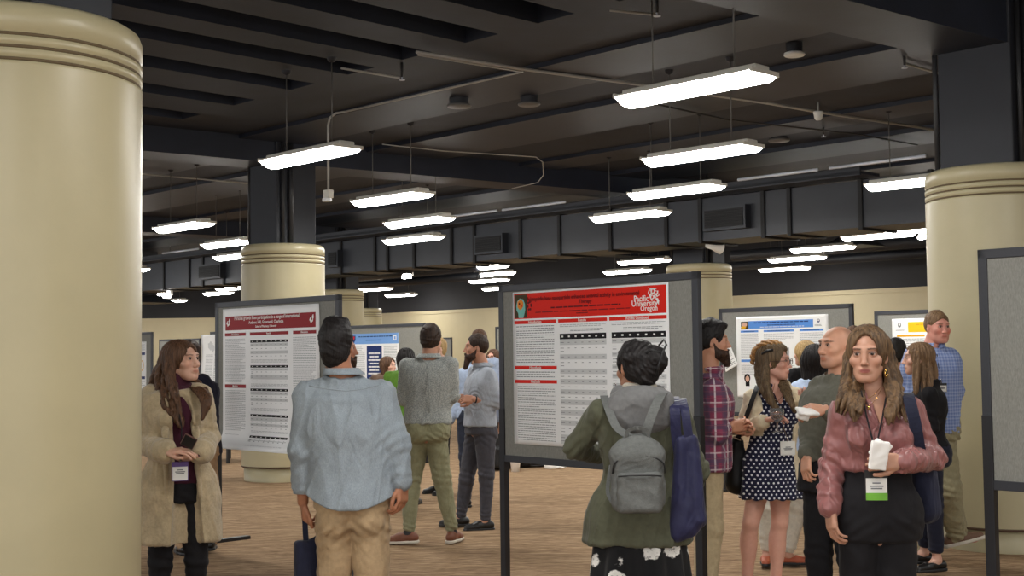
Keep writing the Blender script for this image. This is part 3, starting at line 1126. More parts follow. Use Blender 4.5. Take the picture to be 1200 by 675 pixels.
for x0, x1, tx in ((.025, .255, 'Introduction'), (.30, .70, 'Results'), (.745, .97, 'Discussion')):
    S.rect('column_header', M_DKRED, x0, .175, x1, .197)
    S.text('column_header_text', M_WHT, tx, (x0 + x1) / 2, .186, .022)
S.rect('column_header', M_DKRED, .025, .545, .255, .570)
S.text('column_header_text', M_WHT, 'Methods', .14, .557, .022)
S.lines('body_text', M_TXTL, .03, .215, .25, .53, 30, 3)
S.lines('body_text', M_TXTL, .03, .585, .25, .93, 32, 4)
S.lines('body_text', M_TXTL, .745, .215, .965, .93, 64, 5)
for i, z0 in enumerate((.232, .408, .572, .752, .903)):
    z1 = (.36, .53, .70, .86, .96)[i]
    table(S, .305, z0, .695, z1, 4, M_BLK, 20 + i, 7, .017)
    S.lines('body_text', M_TXTL, .31, z1 + .006, .69, min(z1 + .03, .975), 3, 40 + i)
S.done()

# B2 : centre board with the bright red poster ------------------------------
b2, zt2 = board(586, 335, 8.62, 1.74, .835, 'grey poster board in the centre carrying the bright red headed poster', ang=math.atan2(-1.30, 1.15))
def bul2(x, z):
    e = .004
    u = x - .43
    if z > 1.0: e += .035 * math.exp(-(u / .14) ** 2) * min(1, (z - 1.0) / .1)
    return e
S = Sheet('hanging_poster', 1.375, 1.0, b2, .145, zt2 - .052 - 1.0, 'white poster with a bright red title band pinned to the centre board', bul2, M_PAPER2)
S.rect('title_band', M_RED, .012, .012, .988, .178)
S.text('title_text', M_MAROONTXT, 'Polymyxidin base nanoparticle enhanced antiviral activity in environmental', .47, .052, .036, sx=.93, lay=6)
S.text('title_text', M_MAROONTXT, 'Therapy', .50, .084, .034, lay=6)
S.lines('title_text', M_MAROONTXT, .27, .105, .72, .122, 1, 8, .55, 3, .02, True, (.05, .13))
S.lines('title_text', M_MAROONTXT, .16, .134, .78, .145, 1, 9, .5, 3, .02, True, (.05, .13))
S.lines('title_text', M_MAROONTXT, .44, .150, .52, .161, 1, 10, .5, 3, .02, True)
S.rect('title_picture', M_OLIVE, .015, .018, .105, .172, 2)
S.poly('title_picture', M_TEAL, [(.045, .172), (.042, .14), (.030, .12), (.028, .09), (.036, .06), (.055, .042), (.078, .05), (.09, .08), (.092, .12), (.085, .15), (.078, .172)], 3)
S.blob('title_picture', M_ORANGE, .058, .083, .022, .034, 4, 12, .1)
S.blob('title_picture', M_MAROONTXT, .052, .078, .006, .008, 5, 8); S.blob('title_picture', M_RED, .066, .092, .006, .009, 5, 8)
for q in range(7):
    S.blob('molecule', M_MAROONTXT, .122 + .012 * math.cos(q), .095 + .026 * math.sin(q * 1.0), .0065, .009, 2, 8)
S.text('logo_text', M_WHT, 'Pacific', .80, .088, .052, 'LEFT', 4, 0, .92)
S.text('logo_text', M_WHT, 'University', .787, .117, .052, 'LEFT', 4, 0, .98)
S.text('logo_text', M_WHT, 'Oregon', .838, .147, .046, 'LEFT', 4, 0, .95)
# ribbon like flame emblem beside the lettering
for (cx, cz, rx, rz) in ((.895, .055, .010, .022), (.912, .048, .012, .018), (.93, .055, .013, .014), (.907, .082, .012, .016), (.925, .078, .009, .012), (.94, .07, .009, .010)):
    S.blob('emblem', M_WHT, cx, cz, rx, rz, 3, 10, .3); S.blob('emblem', M_RED, cx + .001, cz, rx * .45, rz * .5, 4, 8, .3)
S.poly('emblem', M_WHT, [(.925, .09), (.94, .088), (.948, .105), (.945, .13), (.938, .118), (.934, .104)], 3)
S.poly('emblem', M_WHT, [(.885, .02), (.90, .03), (.925, .028), (.935, .036), (.90, .04)], 3)
for x0, x1, tx in ((.012, .305, 'Introduction'), (.318, .635, 'Results'), (.648, .988, 'Results Continued')):
    S.rect('column_header', M_RED, x0, .190, x1, .212)
    S.text('column_header_text', M_WHT, tx, (x0 + x1) / 2, .201, .025)
S.lines('body_text', M_TXT, .025, .222, .29, .47, 17, 13, .3)
S.rect('column_header', M_RED, .012, .487, .305, .510); S.text('column_header_text', M_WHT, 'Hypothesis', .158, .498, .025)
S.lines('body_text', M_TXT, .025, .52, .29, .565, 3, 14, .3)
S.rect('column_header', M_RED, .012, .578, .305, .600); S.text('column_header_text', M_WHT, 'Methods', .158, .589, .025)
S.lines('body_text', M_TXT, .03, .615, .29, .975, 25, 15, .28, 1, .5)
for x0, x1, zz in ((.328, .628, .98), (.662, .982, .62)):
    S.lines('body_text', M_TXTL, x0, .222, x1, .242, 2, 16, .35)
    S.lines('body_text', M_TXT, x0 + .07, .252, x1 - .02, .270, 2, 17, .35, 1, .2, False, (.08, .12))
    table(S, x0, .283, x1, zz, 17 if zz > .9 else 9, M_BLK, 31, 6, .036)
S.rect('column_header', M_RED, .648, .648, .988, .672)
S.lines('body_text', M_SKY, .67, .69, .95, .74, 3, 18, .35)
S.lines('body_text', M_TXT, .67, .76, .97, .96, 12, 19, .3)
S.done()

# B3 : bare board at the right edge ----------------------------------------
b3, _ = board(1147, 293, 6.1, 1.74, .885, 'empty grey poster board cut off by the right edge of the picture')

# B4 : board with the blue poster ------------------------------------------
b4, zt4 = board(843, 362, 14.3, 1.68, .84, 'grey poster board with the blue headed poster behind the group at the right')
S = Sheet('hanging_poster', 1.16, .88, b4, .235, zt4 - .98, 'white poster with a light blue title band behind the woman in glasses', lambda x, z: .004)
S.rect('title_band', M_BLU, .14, .055, .845, .15)
S.lines('title_text', M_NVY, .20, .065, .80, .09, 1, 3, .5, 2, .02, True); S.lines('title_text', M_NVY, .35, .10, .66, .12, 1, 4, .45, 2, .02, True)
S.lines('title_text', M_WHT, .27, .125, .75, .14, 1, 5, .4, 2, .02, True)
S.rect('title_picture', M_OLIVE, .055, .06, .14, .155); S.blob('title_picture', M_SKINP, .095, .10, .03, .03, 2, 10, .2); S.blob('title_picture', M_YEL2, .085, .13, .03, .015, 3, 10)
S.blob('crest', M_NVY, .90, .075, .014, .022, 1, 12); S.blob('crest', M_WHT, .90, .07, .008, .012, 2, 10); S.lines('crest', M_TXT, .86, .115, .95, .14, 2, 6, .4)
for x0, x1, tx in ((.05, .25, ''), (.31, .64, ''), (.70, .95, '')):
    S.rect('column_header', M_BLU, x0, .17, x1, .195)
    S.lines('column_header_text', M_NVY, x0 + .03, .175, x1 - .03, .19, 1, 7, .4, 2, .1, True)
S.rect('column_header', M_BLU, .05, .53, .25, .56)
S.lines('body_text', M_TXTL, .05, .21, .25, .51, 18, 8); S.lines('body_text', M_TXTL, .05, .58, .25, .72, 8, 9)
S.lines('body_text', M_TXTL, .31, .21, .64, .30, 5, 10); S.lines('body_text', M_TXTL, .70, .21, .95, .60, 22, 11)
S.lines('body_text', M_TXTL, .31, .60, .64, .95, 20, 12)
for q in range(5): S.rect('chart', M_TXTL, .36 + q * .05, .55 - .04 * q, .385 + q * .05, .57, 1)
S.blob('portrait', M_BLK, .115, .76, .035, .055, 1, 14); S.blob('portrait', M_SKINP, .117, .77, .022, .038, 2, 14); S.rect('portrait', M_BLK, .095, .80, .14, .86, 1)
S.done()
S2 = Sheet('pinned_leaflet', .20, .30, b4, .165, zt4 - .70, 'small white sheet pinned askew on the board left of the blue poster', lambda x, z: .02 + .03 * x / .2, tilt=-.42)
S2.rect('heading', M_NVY, .1, .04, .9, .12); S2.lines('body_text', M_TXTL, .12, .18, .88, .6, 8, 3); S2.lines('body_text', M_TXT, .12, .68, .88, .92, 4, 4)
S2.done()
# hang it further left like in the photo
S2.root.location = at(852, 436, 14.15)

# B5 : board with yellow poster --------------------------------------------
b5, zt5 = board(1025, 365, 15.6, 1.74, .84, 'grey poster board with the yellow headed poster behind the blue plaid man')
S = Sheet('hanging_poster', 1.24, 1.05, b5, .235, zt5 - 1.15, 'white poster with a yellow title band near the right column', lambda x, z: .004)
S.rect('title_band', M_YEL, .17, .04, .97, .155); S.lines('title_text', M_YEL2, .25, .055, .9, .085, 1, 3, .5, 2, .02, True)
S.blob('crest', M_TXT, .08, .07, .018, .028, 1, 12); S.blob('crest', M_WHT, .08, .065, .010, .016, 2, 10); S.lines('crest', M_TXT, .04, .12, .13, .14, 1, 4)
for x0, x1 in ((.05, .34), (.40, .66), (.71, .96)):
    S.rect('column_header', M_YEL2, x0, .185, x1, .205); S.lines('body_text', M_TXTL, x0, .22, x1, .95, 30, int(x0 * 100))
S.done()

# B6 : board with blue and navy poster, left of centre ----------------------
b6, zt6 = board(404, 382, 19.9, 1.92, .84, 'grey poster board with the blue and navy poster left of the man in sage trousers')
S = Sheet('hanging_poster', 1.15, 1.02, b6, .18, zt6 - 1.15, 'poster with a sky blue title band and a navy centre panel', lambda x, z: .004)
S.rect('title_band', M_SKY, .0, .0, 1.0, .155); S.lines('title_text', M_NVY, .16, .03, .88, .06, 1, 4, .5, 2, .02, True); S.lines('title_text', M_NVY, .32, .09, .65, .11, 1, 4, .5, 2, .02, True)
S.poly('crest', M_NVY, [(.03, .025), (.10, .025), (.10, .09), (.065, .14), (.03, .09)], 2); S.poly('crest', M_RED, [(.05, .04), (.085, .04), (.067, .10)], 3)
S.rect('crest', M_WHT, .90, .035, .96, .11, 2); S.rect('crest', M_SKY, .915, .05, .945, .095, 3)
S.rect('navy_panel', M_NVY, .34, .185, .66, 1.0); S.lines('navy_panel_text', M_WHT, .37, .27, .63, .62, 7, 5, .45, 2, .3, True, (.2, .5))
S.rect('chart', M_TXT, .38, .65, .60, .8, 2)
S.lines('body_text', M_TXTL, .03, .19, .30, .95, 34, 6); S.lines('body_text', M_TXTL, .70, .19, .97, .95, 34, 7)
S.done()

# other boards deep in the hall --------------------------------------------
p7 = at(528, 395, 34.0); 
b7, _ = board(528 - 58, 397, 36.0, 2.15, .84, 'distant grey poster board seen beside the head of the man in the grey patterned shirt')
b8, _ = board(581, 383, 21.6, 1.74, .84, 'grey poster board mostly hidden behind the centre board')
b9, zt9 = board(128, 391, 25.6, 1.74, .84, 'grey poster board next to the big left column')
S = Sheet('hanging_poster', 1.2, 1.15, b9, .33, zt9 - 1.33, 'white poster with navy headings beside the big left column', lambda x, z: .004)
for z_ in (.18, .58):
    for x0, x1 in ((.03, .30), (.36, .64), (.70, .96)): S.rect('column_header', M_NVY, x0, z_, x1, z_ + .045)
S.blob('chart', M_TXT, .80, .40, .07, .09, 1, 14); S.blob('chart', M_YEL2, .87, .40, .05, .09, 2, 12); S.blob('chart', M_PAPER, .86, .40, .035, .075, 3, 12)
for x0, x1 in ((.03, .30), (.36, .64), (.70, .96)): S.lines('body_text', M_TXTL, x0, .65, x1, .95, 10, 4); S.lines('body_text', M_TXTL, x0, .04, x1, .15, 4, 5)
S.done()
b10, zt10 = board(187, 398, 30.6, 1.85, .84, 'distant grey poster board behind the head of the woman in the beige coat')
b11, zt11 = board(247, 389, 23.0, 1.74, .84, 'grey poster board hidden behind the left board, only its corner seen')
S = Sheet('hanging_poster', 1.1, 1.25, b11, -.12, zt11 - 1.30, 'white poster peeling sideways off its board beside the left board', lambda x, z: .02 + .10 * max(0, 1 - x / .25) + .02 * math.sin(z * 5))
S.lines('body_text', M_TXTL, .08, .28, .30, .92, 30, 4); S.lines('body_text', M_TXTL, .4, .2, .95, .92, 30, 5)
S.blob('chart', M_ROW, .17, .16, .05, .06, 1, 12, .2); S.blob('chart', M_ROW, .22, .20, .03, .06, 2, 12, .2)
S.done()
# ------------------------------------------------------------------ people
def fit_axes(yaw):
    c, s = math.cos(yaw), math.sin(yaw)
    return np.array([[c, -s, 0], [s, c, 0], [0, 0, 1]], dtype=np.float32)


def mat_skin(name='skin', rough=.5):
    t = NT(name)
    a = t.n('ShaderNodeAttribute', attribute_name='Col')
    v = t.coord()
    n = t.noise(v, 35, 4, .6)
    c = t.mix(.22, a.outputs['Color'], t.ramp(n, [(.3, (.62, .42, .36, 1)), (.7, (1, .95, .9, 1))]), 'MULTIPLY')
    t.base(c)
    t.set(Roughness=rough)
    t.b.inputs['Subsurface Weight'].default_value = .12
    t.b.inputs['Subsurface Radius'].default_value = (.012, .005, .003)
    t.b.inputs['Subsurface Scale'].default_value = 1.0
    t.bump(t.noise(v, 400, 2), .12, .001)
    return t.m


def mat_hair(name, c1, c2, scale=(70, 70, 4), rough=.55):
    t = NT(name)
    v = t.coord(scale=scale)
    n = t.noise(v, 1.6, 4, .6, .6)
    t.base(t.ramp(n, [(.32, c1), (.70, c2)]))
    t.set(Roughness=rough)
    t.b.inputs['Specular IOR Level'].default_value = .3
    t.b.inputs['Anisotropic'].default_value = .5
    t.bump(n, .8, .006)
    return t.m


M_SKIN = mat_skin()
M_EYEW = plain('eye_white', srgb(214, 208, 204), .25)
M_IRISB = plain('iris_brown', srgb(70, 46, 30), .2)
M_PUPIL = plain('pupil_black', srgb(12, 10, 10), .1)
M_GOLD = plain('gold_metal', srgb(232, 190, 110), .25, 1.0)
M_SILVER = plain('silver_metal', srgb(190, 190, 190), .25, 1.0)


class Person:
    def __init__(s, label, px, D, H, yaw, head=None, hyaw=None, hpitch=0.0, hroll=0.0, hs=1.0, female=False, skin=(206, 158, 132),
                 wide=1.0, deep=1.0, vox=.006, joints=None, feet=None, group=None, cat='person', name='person', lip=None, nbz=.040):
        s.D = D; s.H = H; s.yaw = math.radians(yaw); s.F = female; s.vox = vox
        b = at(px, 412, D)
        s.root = empty(name, (b.x, D, 0), 0, label, cat, group)
        s.o = Vector((b.x, D, 0))
        s.skin = np.array(srgb(*skin)[:3], dtype=np.float32)
        s.lip = np.array(srgb(*(lip or (178, 104, 96)))[:3], dtype=np.float32) if lip else s.skin * np.array([.88, .64, .60], dtype=np.float32)
        s.R = fit_axes(s.yaw)
        s.wide = wide; s.deep = deep
        h = H
        sw = .098 if female else .112
        J = {}
        for sd, sg in (('L', 1), ('R', -1)):
            J['sh' + sd] = s.w(sg * sw * h * wide, 0.005 * h, .812 * h)
            J['el' + sd] = s.w(sg * (sw + .03) * h * wide, .018 * h, .632 * h)
            J['wr' + sd] = s.w(sg * (sw + .035) * h * wide, -.02 * h, .487 * h)
            J['hp' + sd] = s.w(sg * .052 * h, .0, .515 * h)
            J['kn' + sd] = s.w(sg * .056 * h, -.008 * h, .285 * h)
            J['an' + sd] = s.w(sg * .056 * h, .012 * h, .045 * h)
        s.J = J
        if joints:
            for k, v in joints.items():
                J[k] = s.px(*v)
        s.toe = {}
        for sd, sg in (('L', 1), ('R', -1)):
            fv = (feet or {}).get(sd)
            if fv is None:
                d = s.R @ _v((sg * .18, -1, 0))
            else:
                d = _v((fv[0], fv[1], fv[2] if len(fv) > 2 else 0))
            s.toe[sd] = d / np.linalg.norm(d)
        hl = .2245 * hs * (1.0 if not female else .965)
        s.hs = hl / .225
        if head is None:
            s.hc = s.w(0, -.015 * h, h - .5 * hl)
        else:
            s.hc = s.px(*head)
        hy = s.yaw if hyaw is None else math.radians(hyaw)
        s.HR = rotm(hy, math.radians(hpitch), math.radians(hroll))
        shc = (J['shL'] + J['shR']) / 2
        s.nb = shc + _v((0, 0, nbz * h)) + s.R @ _v((0, .008 * h, 0))     # neck base
        hpc = (J['hpL'] + J['hpR']) / 2
        s.shc = shc; s.hpc = hpc
        s.fist = {}
        s.hands = {}

    # person frame (x = own left, -y = forward) to root frame
    def w(s, x, y, z):
        return s.R @ _v((x, y, z))

    def px(s, a, b, dd=0.0):
        p = at(a, b, s.D + dd) - s.o
        return _v((p.x, p.y, p.z))

    def hp(s, x, y, z):
        return s.hc + s.HR @ (_v((x, y, z)) * s.hs)

    # --- torso profile; interpolates hips -> shoulders including lean
    def torso(s, zlo, zhi, grow=0.0, kx=None, ky=None, extra=None):
        h = s.H
        if s.F:
            pr = [(.44, .098, .062), (.50, .104, .070), (.54, .100, .068), (.61, .074, .052), (.67, .078, .056), (.73, .088, .066), (.78, .092, .058), (.815, .078, .045), (.84, .045, .035)]
        else:
            pr = [(.44, .092, .064), (.50, .097, .069), (.55, .096, .068), (.61, .092, .064), (.67, .097, .066), (.73, .107, .070), (.775, .112, .066), (.81, .096, .054), (.84, .040, .034)]
        st = []
        hp_l = s.R.T @ s.hpc; sh_l = s.R.T @ s.shc
        z0 = hp_l[2] / h; z1 = sh_l[2] / h
        def mapz(z):           # follow the actual shoulder height
            return z0 + (z - .515) * (z1 - z0) / (.812 - .515) if z > .515 else z0 + (z - .515)
        for z, rx, ry in pr:
            t = (z - .515) / (.812 - .515)
            ox = hp_l[0] + (sh_l[0] - hp_l[0]) * t
            oy = hp_l[1] + (sh_l[1] - hp_l[1]) * t - .012 * h * math.sin(max(0, min(1, t)) * PI) * .4
            fx = 1.0
            st.append([mapz(z) * h, rx * h * s.wide + grow, ry * h * s.deep + grow, ox, oy])
        if kx: st = [[a, b * kx(a / h), c * (ky or kx)(a / h), d, e] for a, b, c, d, e in st]
        zs = [q[0] for q in st]
        def samp(z):
            return [z] + [float(np.interp(z, zs, [q[k] for q in st])) for k in (1, 2, 3, 4)]
        out = [samp(zlo)] + [q for q in st if zlo + .01 < q[0] < zhi - .01] + [samp(zhi)]
        return out

    def field(s, pts, pad, vox=None):
        P = np.array(pts)
        return Field(P.min(0) - pad, P.max(0) + pad, vox or s.vox)

    def part(s, name, F, mat, cols=None, smooth=True, parent=None, label=None):
        V, Q = F.mesh()
        if cols is not None:
            C = cols(V)
        else:
            C = None
        o = mesh_obj(name, V, Q, mat, parent or s.root, smooth, None, C)
        if label: o['label'] = label
        return o

    # --- hand
    def set_hand(s, side, dirv, palm, curl=(25, 25, 20), spread=6, thumb=35, tcurl=20, scale=1.0, curls=None, tdir=None):
        s.hands[side] = (dirv, palm, curl, spread, thumb, tcurl, scale, curls, tdir)

    def _hand(s, F, side):
        wr = s.J['wr' + side]; el = s.J['el' + side]
        if side in s.hands:
            dirv, palm, curl, spread, thumb, tcurl, sc, curls, tdir = s.hands[side]
            d = _v(dirv)
        else:
            d = wr - el; palm = s.R @ _v((-1 if side == 'L' else 1, 0, 0)); curl = (22, 28, 22); spread = 4; thumb = 32; tcurl = 20; sc = 1.0; curls = None; tdir = None
        d = d / np.linalg.norm(d)
        pn = _v(palm); pn = pn - d * (pn @ d); pn /= np.linalg.norm(pn)
        lat = np.cross(d, pn)                     # towards thumb for ... fixed below
        # thumb side: for the left hand with palm facing body and fingers down, thumb points forward
        sg = 1 if side == 'L' else -1
        lat = lat * sg
        q = sc * s.H / 1.7 * (.93 if s.F else 1.0)
        s_ = q
        P0 = wr + d * .012 * q
        K = wr + d * .088 * q
        F.add(rbox(wr + d * .052 * q, _v((.040, .036, .0135)) * q, np.stack([d, lat, pn], 1), .013 * q), .010)
        F.add(rcone(wr + d * .03 * q + lat * .022 * q + pn * .006 * q, wr + d * .06 * q + lat * .028 * q + pn * .006 * q, .014 * q, .012 * q), .01)
        offs = (.029, .0095, -.0105, -.029); lens = ((.042, .026, .020), (.047, .029, .021), (.043, .027, .020), (.033, .021, .018)); rad = (.0088, .0090, .0086, .0077)
        tips = []
        for i in range(4):
            b = K + lat * offs[i] * q - d * (.004 * q if i in (0, 2) else (.010 * q if i == 3 else 0))
            c = curls[i] if curls else curl
            ang = 0
            dv0 = d + lat * math.tan(math.radians(spread * (1.5 - i))) ; dv0 /= np.linalg.norm(dv0)
            p = b - d * .012 * q
            F.add(rcone(p, b, .0095 * q, rad[i] * q * 1.05), .004)
            p = b
            for j in range(3):
                ang += math.radians(c[j])
                dv = dv0 * math.cos(ang) + pn * math.sin(ang)
                e = p + dv * lens[i][j] * q
                F.add(rcone(p, e, rad[i] * q * (1 - .07 * j), rad[i] * q * (.93 - .08 * j)), .0022)
                p = e
            tips.append(p)
        # thumb
        tb = wr + d * .026 * q + lat * .026 * q + pn * .004 * q
        a = math.radians(thumb)
        tv = d * math.cos(a) + lat * math.sin(a) + pn * .25
        if tdir is not None: tv = _v(tdir)
        tv /= np.linalg.norm(tv)
        p = tb; angs = (0, tcurl, tcurl)
        for j, (l, r) in enumerate(((.040, .0125), (.033, .0105), (.026, .0095))):
            tv = tv - lat * math.sin(math.radians(angs[j])) * .8 + d * .25 * (j > 0); tv /= np.linalg.norm(tv)
            e = p + tv * l * q
            F.add(rcone(p, e, r * q, r * q * .9), .005)
            p = e
        s.grip = getattr(s, 'grip', {}); s.grip[side] = wr + d * .085 * q + pn * .03 * q

    # --- whole body in one skin
    def body(s, leg=.74, chest=None, beard=None, brow=(60, 40, 28), stub=None, legs=True, bust=0.0, ears=True, sock=None, nose=1.0, jaw=1.0, eye_mat=None, smile=0.0, cheek=0.25, shave=None):
        h = s.H; J = s.J
        pts = [s.hc + _v((0, 0, .16)), J['elL'], J['elR'], J['wrL'], J['wrR'], J['shL'], J['shR'], J['anL'] - _v((0, 0, J['anL'][2])), J['anR'], s.hc]
        for sd in 'LR':
            pts.append(J['an' + sd] + s.toe[sd] * .2)
            pts.append(J['kn' + sd])
            d = s.hands.get(sd)
            dv = _v(d[0]) if d else J['wr' + sd] - J['el' + sd]
            pts.append(J['wr' + sd] + dv / np.linalg.norm(dv) * .2)
        F = s.field(pts, .14)
        # torso
        F.add(loft(s.torso(.46 * h, .84 * h, -.022, (lambda z: 1.0 if z > .6 or leg == 1 else .84 + .16 * max(0, (z - .5) / .1))), s.yaw, rnd_=.03), .03)
        if chest is not None:
            F.add(loft(s.torso(.71 * h, .835 * h, chest), s.yaw, rnd_=.03), .03)
        # neck
        nr = (.031 if s.F else .037) * h
        F.add(rcone(s.nb - _v((0, 0, .02 * h)), s.hp(0, .018, -.055), nr * .98, nr * .92), .03)
        for sd, sg in (('L', 1), ('R', -1)):
            sh, el, wr = J['sh' + sd], J['el' + sd], J['wr' + sd]
            ar = (.026 if s.F else .031) * h
            F.add(rcone(s.nb - _v((0, 0, .022 * h)), sh, .018 * h, ar * .82), .025)
            F.add(rcone(sh, el, ar * .82, ar * .66), .025)
            F.add(rcone(el, wr, ar * .68, .0155 * h), .015)
            m = el * .7 + wr * .3
            F.add(ell(m, _v((ar * .76, ar * .76, ar * 1.2))), .02)
            s._hand(F, sd)
            if legs:
                hp_, kn, an = J['hp' + sd], J['kn' + sd], J['an' + sd]
                F.add(rcone(hp_, kn, .050 * h * leg, .031 * h * leg), .02)
                F.add(rcone(kn, an, .029 * h * leg, .020 * h * (leg + 1) / 2), .02)
                calf = kn * .68 + an * .32 + s.R @ _v((0, .014 * h * (leg if leg == 1 else .3), 0))
                F.add(ell(calf, _v((.031 * h * leg, .032 * h * leg, .075 * h))), .03)
                F.add(rcone(an - _v((0, 0, .0)), an + s.toe[sd] * .03 - _v((0, 0, .02)), .021 * h, .02 * h), .02)
                t = s.toe[sd]
                lat = _v((-t[1], t[0], 0))
                gz = an[2] - .045 * h + .022
                base_ = _v((an[0], an[1], gz))
                F.add(rcone(base_ - t * .035, base_ + t * .07 * h, .024, .025), .02)
                F.add(rcone(base_ + t * .07 * h, base_ + t * .090 * h, .027, .017), .02)
        s._head(F, ears, nose, jaw, smile)
        def cols(V):
            C = np.tile(s.skin, (len(V), 1)).astype(np.float32)
            q = ((V - s.hc) @ s.HR) / s.hs
            def blend(c, w):
                w = np.clip(w, 0, 1)[:, None]
                C[:] = C * (1 - w) + np.array(c, dtype=np.float32)[None, :] * w
            def near(cx, cy, cz, rx, ry, rz, soft=.3):
                k = np.sqrt(((q[:, 0] - cx) / rx) ** 2 + ((q[:, 1] - cy) / ry) ** 2 + ((q[:, 2] - cz) / rz) ** 2)
                return (1 - k) / soft
            if stub is not None:      # cropped scalp hair shadow
                wgt = np.clip((q[:, 2] - (-.055 + 0 * q[:, 1])) / .02, 0, 1) * np.clip((q[:, 1] + .005) / .03, 0, 1) * np.clip(((q[:, 1] * .9 + .13) - q[:, 2] * 0) / .1, 0, 1)
                blend(srgb(*stub)[:3], wgt * .45 * (q[:, 2] < .095))
            if shave is not None:
                blend(srgb(*shave)[:3], np.clip(near(0, -.085, -.075, .06, .05, .045, .4), 0, 1) * .5)
            for sg in (-1, 1):
                blend(s.skin * np.array([1.06, .74, .70]), np.clip(near(sg * .042, -.085, -.028, .03, .04, .028, .8), 0, 1) * cheek)
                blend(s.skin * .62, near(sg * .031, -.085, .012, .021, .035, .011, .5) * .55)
                w_ = near(sg * .031, -.092, .0125, .0185, .02, .0115, .15) * (near(sg * .031, -.092, .0095, .0150, .03, .0080, .3) < 0)
                blend(srgb(50, 34, 28)[:3], w_ * .75 * (q[:, 2] > .011) * (q[:, 1] < -.078))
                for k in range(4):
                    blend(srgb(*brow)[:3], near(sg * (.018 + .010 * k), -.088 + .002 * k, .0315 + .0015 * math.sin(k), .0085, .03, .0042, .5) * .9)
            blend(s.skin * np.array([1.02, .8, .76]), np.clip(near(0, -.118, -.03, .016, .02, .016, .8), 0, 1) * .4)
            blend(s.lip, near(0, -.096, -.0585, .0245, .02, .0100, .25))
            blend(s.lip * .45, near(0, -.100, -.0588, .024, .02, .0022, .8) * .9)
            if sock is not None:
                zz = np.minimum(J['anL'][2], J['anR'][2]) + .10
                m_ = V[:, 2] < zz
                C[m_] = np.array(srgb(*sock)[:3])
            return C
        s.bodyobj = s.part('body', F, M_SKIN, cols)
        # eyes
        for sg in (-1, 1):
            c = s.hp(sg * .031, -.0775, .0115)
            e = MB()
            r = .0125 * s.hs
            ax = s.HR @ _v((-.10 * sg * 0, -1, 0)); ax = Vector([float(a) for a in ax])
            u = ax.orthogonal().normalized(); v = ax.cross(u)
            n = 16
            prof = []
            for i in range(9):
                a = (0, .30, .66, 1.1, 1.5, 1.9, 2.3, 2.7, PI)[i]
                prof.append((math.sin(a) * r, math.cos(a) * r))
            vs = []; fs = []; mi = []
            for (rr, zz) in prof:
                for k in range(n):
                    an = 2 * PI * k / n
                    vs.append(Vector([float(t) for t in c]) + ax * zz + (u * math.cos(an) + v * math.sin(an)) * rr)
            for i in range(8):
                for k in range(n):
                    fs.append((i * n + k, i * n + (k + 1) % n, (i + 1) * n + (k + 1) % n, (i + 1) * n + k)); mi.append(2 if i < 1 else 1 if i < 2 else 0)
            o = mesh_obj('eye', vs, fs, [M_EYEW, eye_mat or M_IRISB, M_PUPIL], s.root, True, mi)
        return s.bodyobj

    def _head(s, F, ears, nose, jaw, smile):
        k = s.hs; R = s.HR
        if s.F: jaw = jaw * .80; nose = nose * .88
        A = lambda p, kk=.01: F.add(p, kk * k)
        E = lambda c, r, kk=.01, Rl=None: F.add(ell(s.hp(*c), _v(r) * k, R if Rl is None else R @ Rl), kk * k)
        C = lambda a, b, ra, rb, kk=.01: F.add(rcone(s.hp(*a), s.hp(*b), ra * k, rb * k), kk * k)
        E((0, .014, .030), (.074, .092, .082), .02)
        E((0, -.030, -.010), (.062 * jaw, .062, .080), .025)
        C((-.026 * jaw, -.052, -.062), (.026 * jaw, -.052, -.062), .029, .029, .03)
        C((-.012, -.074, -.092), (.012, -.074, -.092), .017 * jaw, .017 * jaw, .03)
        for sg in (-1, 1):
            C((sg * .050 * jaw, .006, -.050), (sg * .026 * jaw, -.058, -.086), .016, .015, .028)
            E((sg * .046, -.062, -.018), (.020, .022, .020), .022)
        C((-.036, -.079, .033), (.036, -.079, .033), .0125, .0125, .012)
        # eye sockets
        for sg in (-1, 1):
            F.sub(ell(s.hp(sg * .031, -.099, .012), _v((.021, .016, .013)) * k, R), .012 * k)
        # nose
        C((0, -.086, .022), (0, -.101 - .004 * nose, -.022), .0090, .0110 * nose, .013)
        E((0, -.105 - .004 * nose, -.027), (.0115 * nose, .0115, .0092), .007)
        for sg in (-1, 1):
            E((sg * .0115 * nose, -.096, -.031), (.0075, .010, .0070), .006)
        # mouth
        C((-.018, -.086, -.0560), (.018, -.086, -.0560), .0095, .0095, .012)
        C((-.015, -.0910, -.0530), (.015, -.0910, -.0530), .0050, .0050, .006)
        C((-.012, -.0905, -.0640), (.012, -.0905, -.0640), .0056, .0056, .006)
        F.sub(rcone(s.hp(-.023, -.096, -.0585 + smile * .006), s.hp(0, -.100, -.0590), .0012 * k, .0016 * k), .004 * k)
        F.sub(rcone(s.hp(0, -.100, -.0590), s.hp(.023, -.096, -.0585 + smile * .006), .0016 * k, .0012 * k), .004 * k)
        # eyelids with an opening
        for sg in (-1, 1):
            F.add(ell(s.hp(sg * .031, -.0765, .0115), _v((.0168, .0148, .0145)) * k, R), .003 * k)
            F.sub(ell(s.hp(sg * .031, -.093, .0105), _v((.0145, .0105, .0056)) * k, R), .0015 * k)
        if ears:
            for sg in (-1, 1):
                Rl = rotm(sg * .35, -.12, 0)
                E((sg * .073, .012, .000), (.0085, .019, .031), .006, Rl)
                F.sub(ell(s.hp(sg * .083, .008, .003), _v((.006, .010, .017)) * k, R @ Rl), .004 * k)
                E((sg * .070, .002, -.026), (.007, .009, .009), .005)

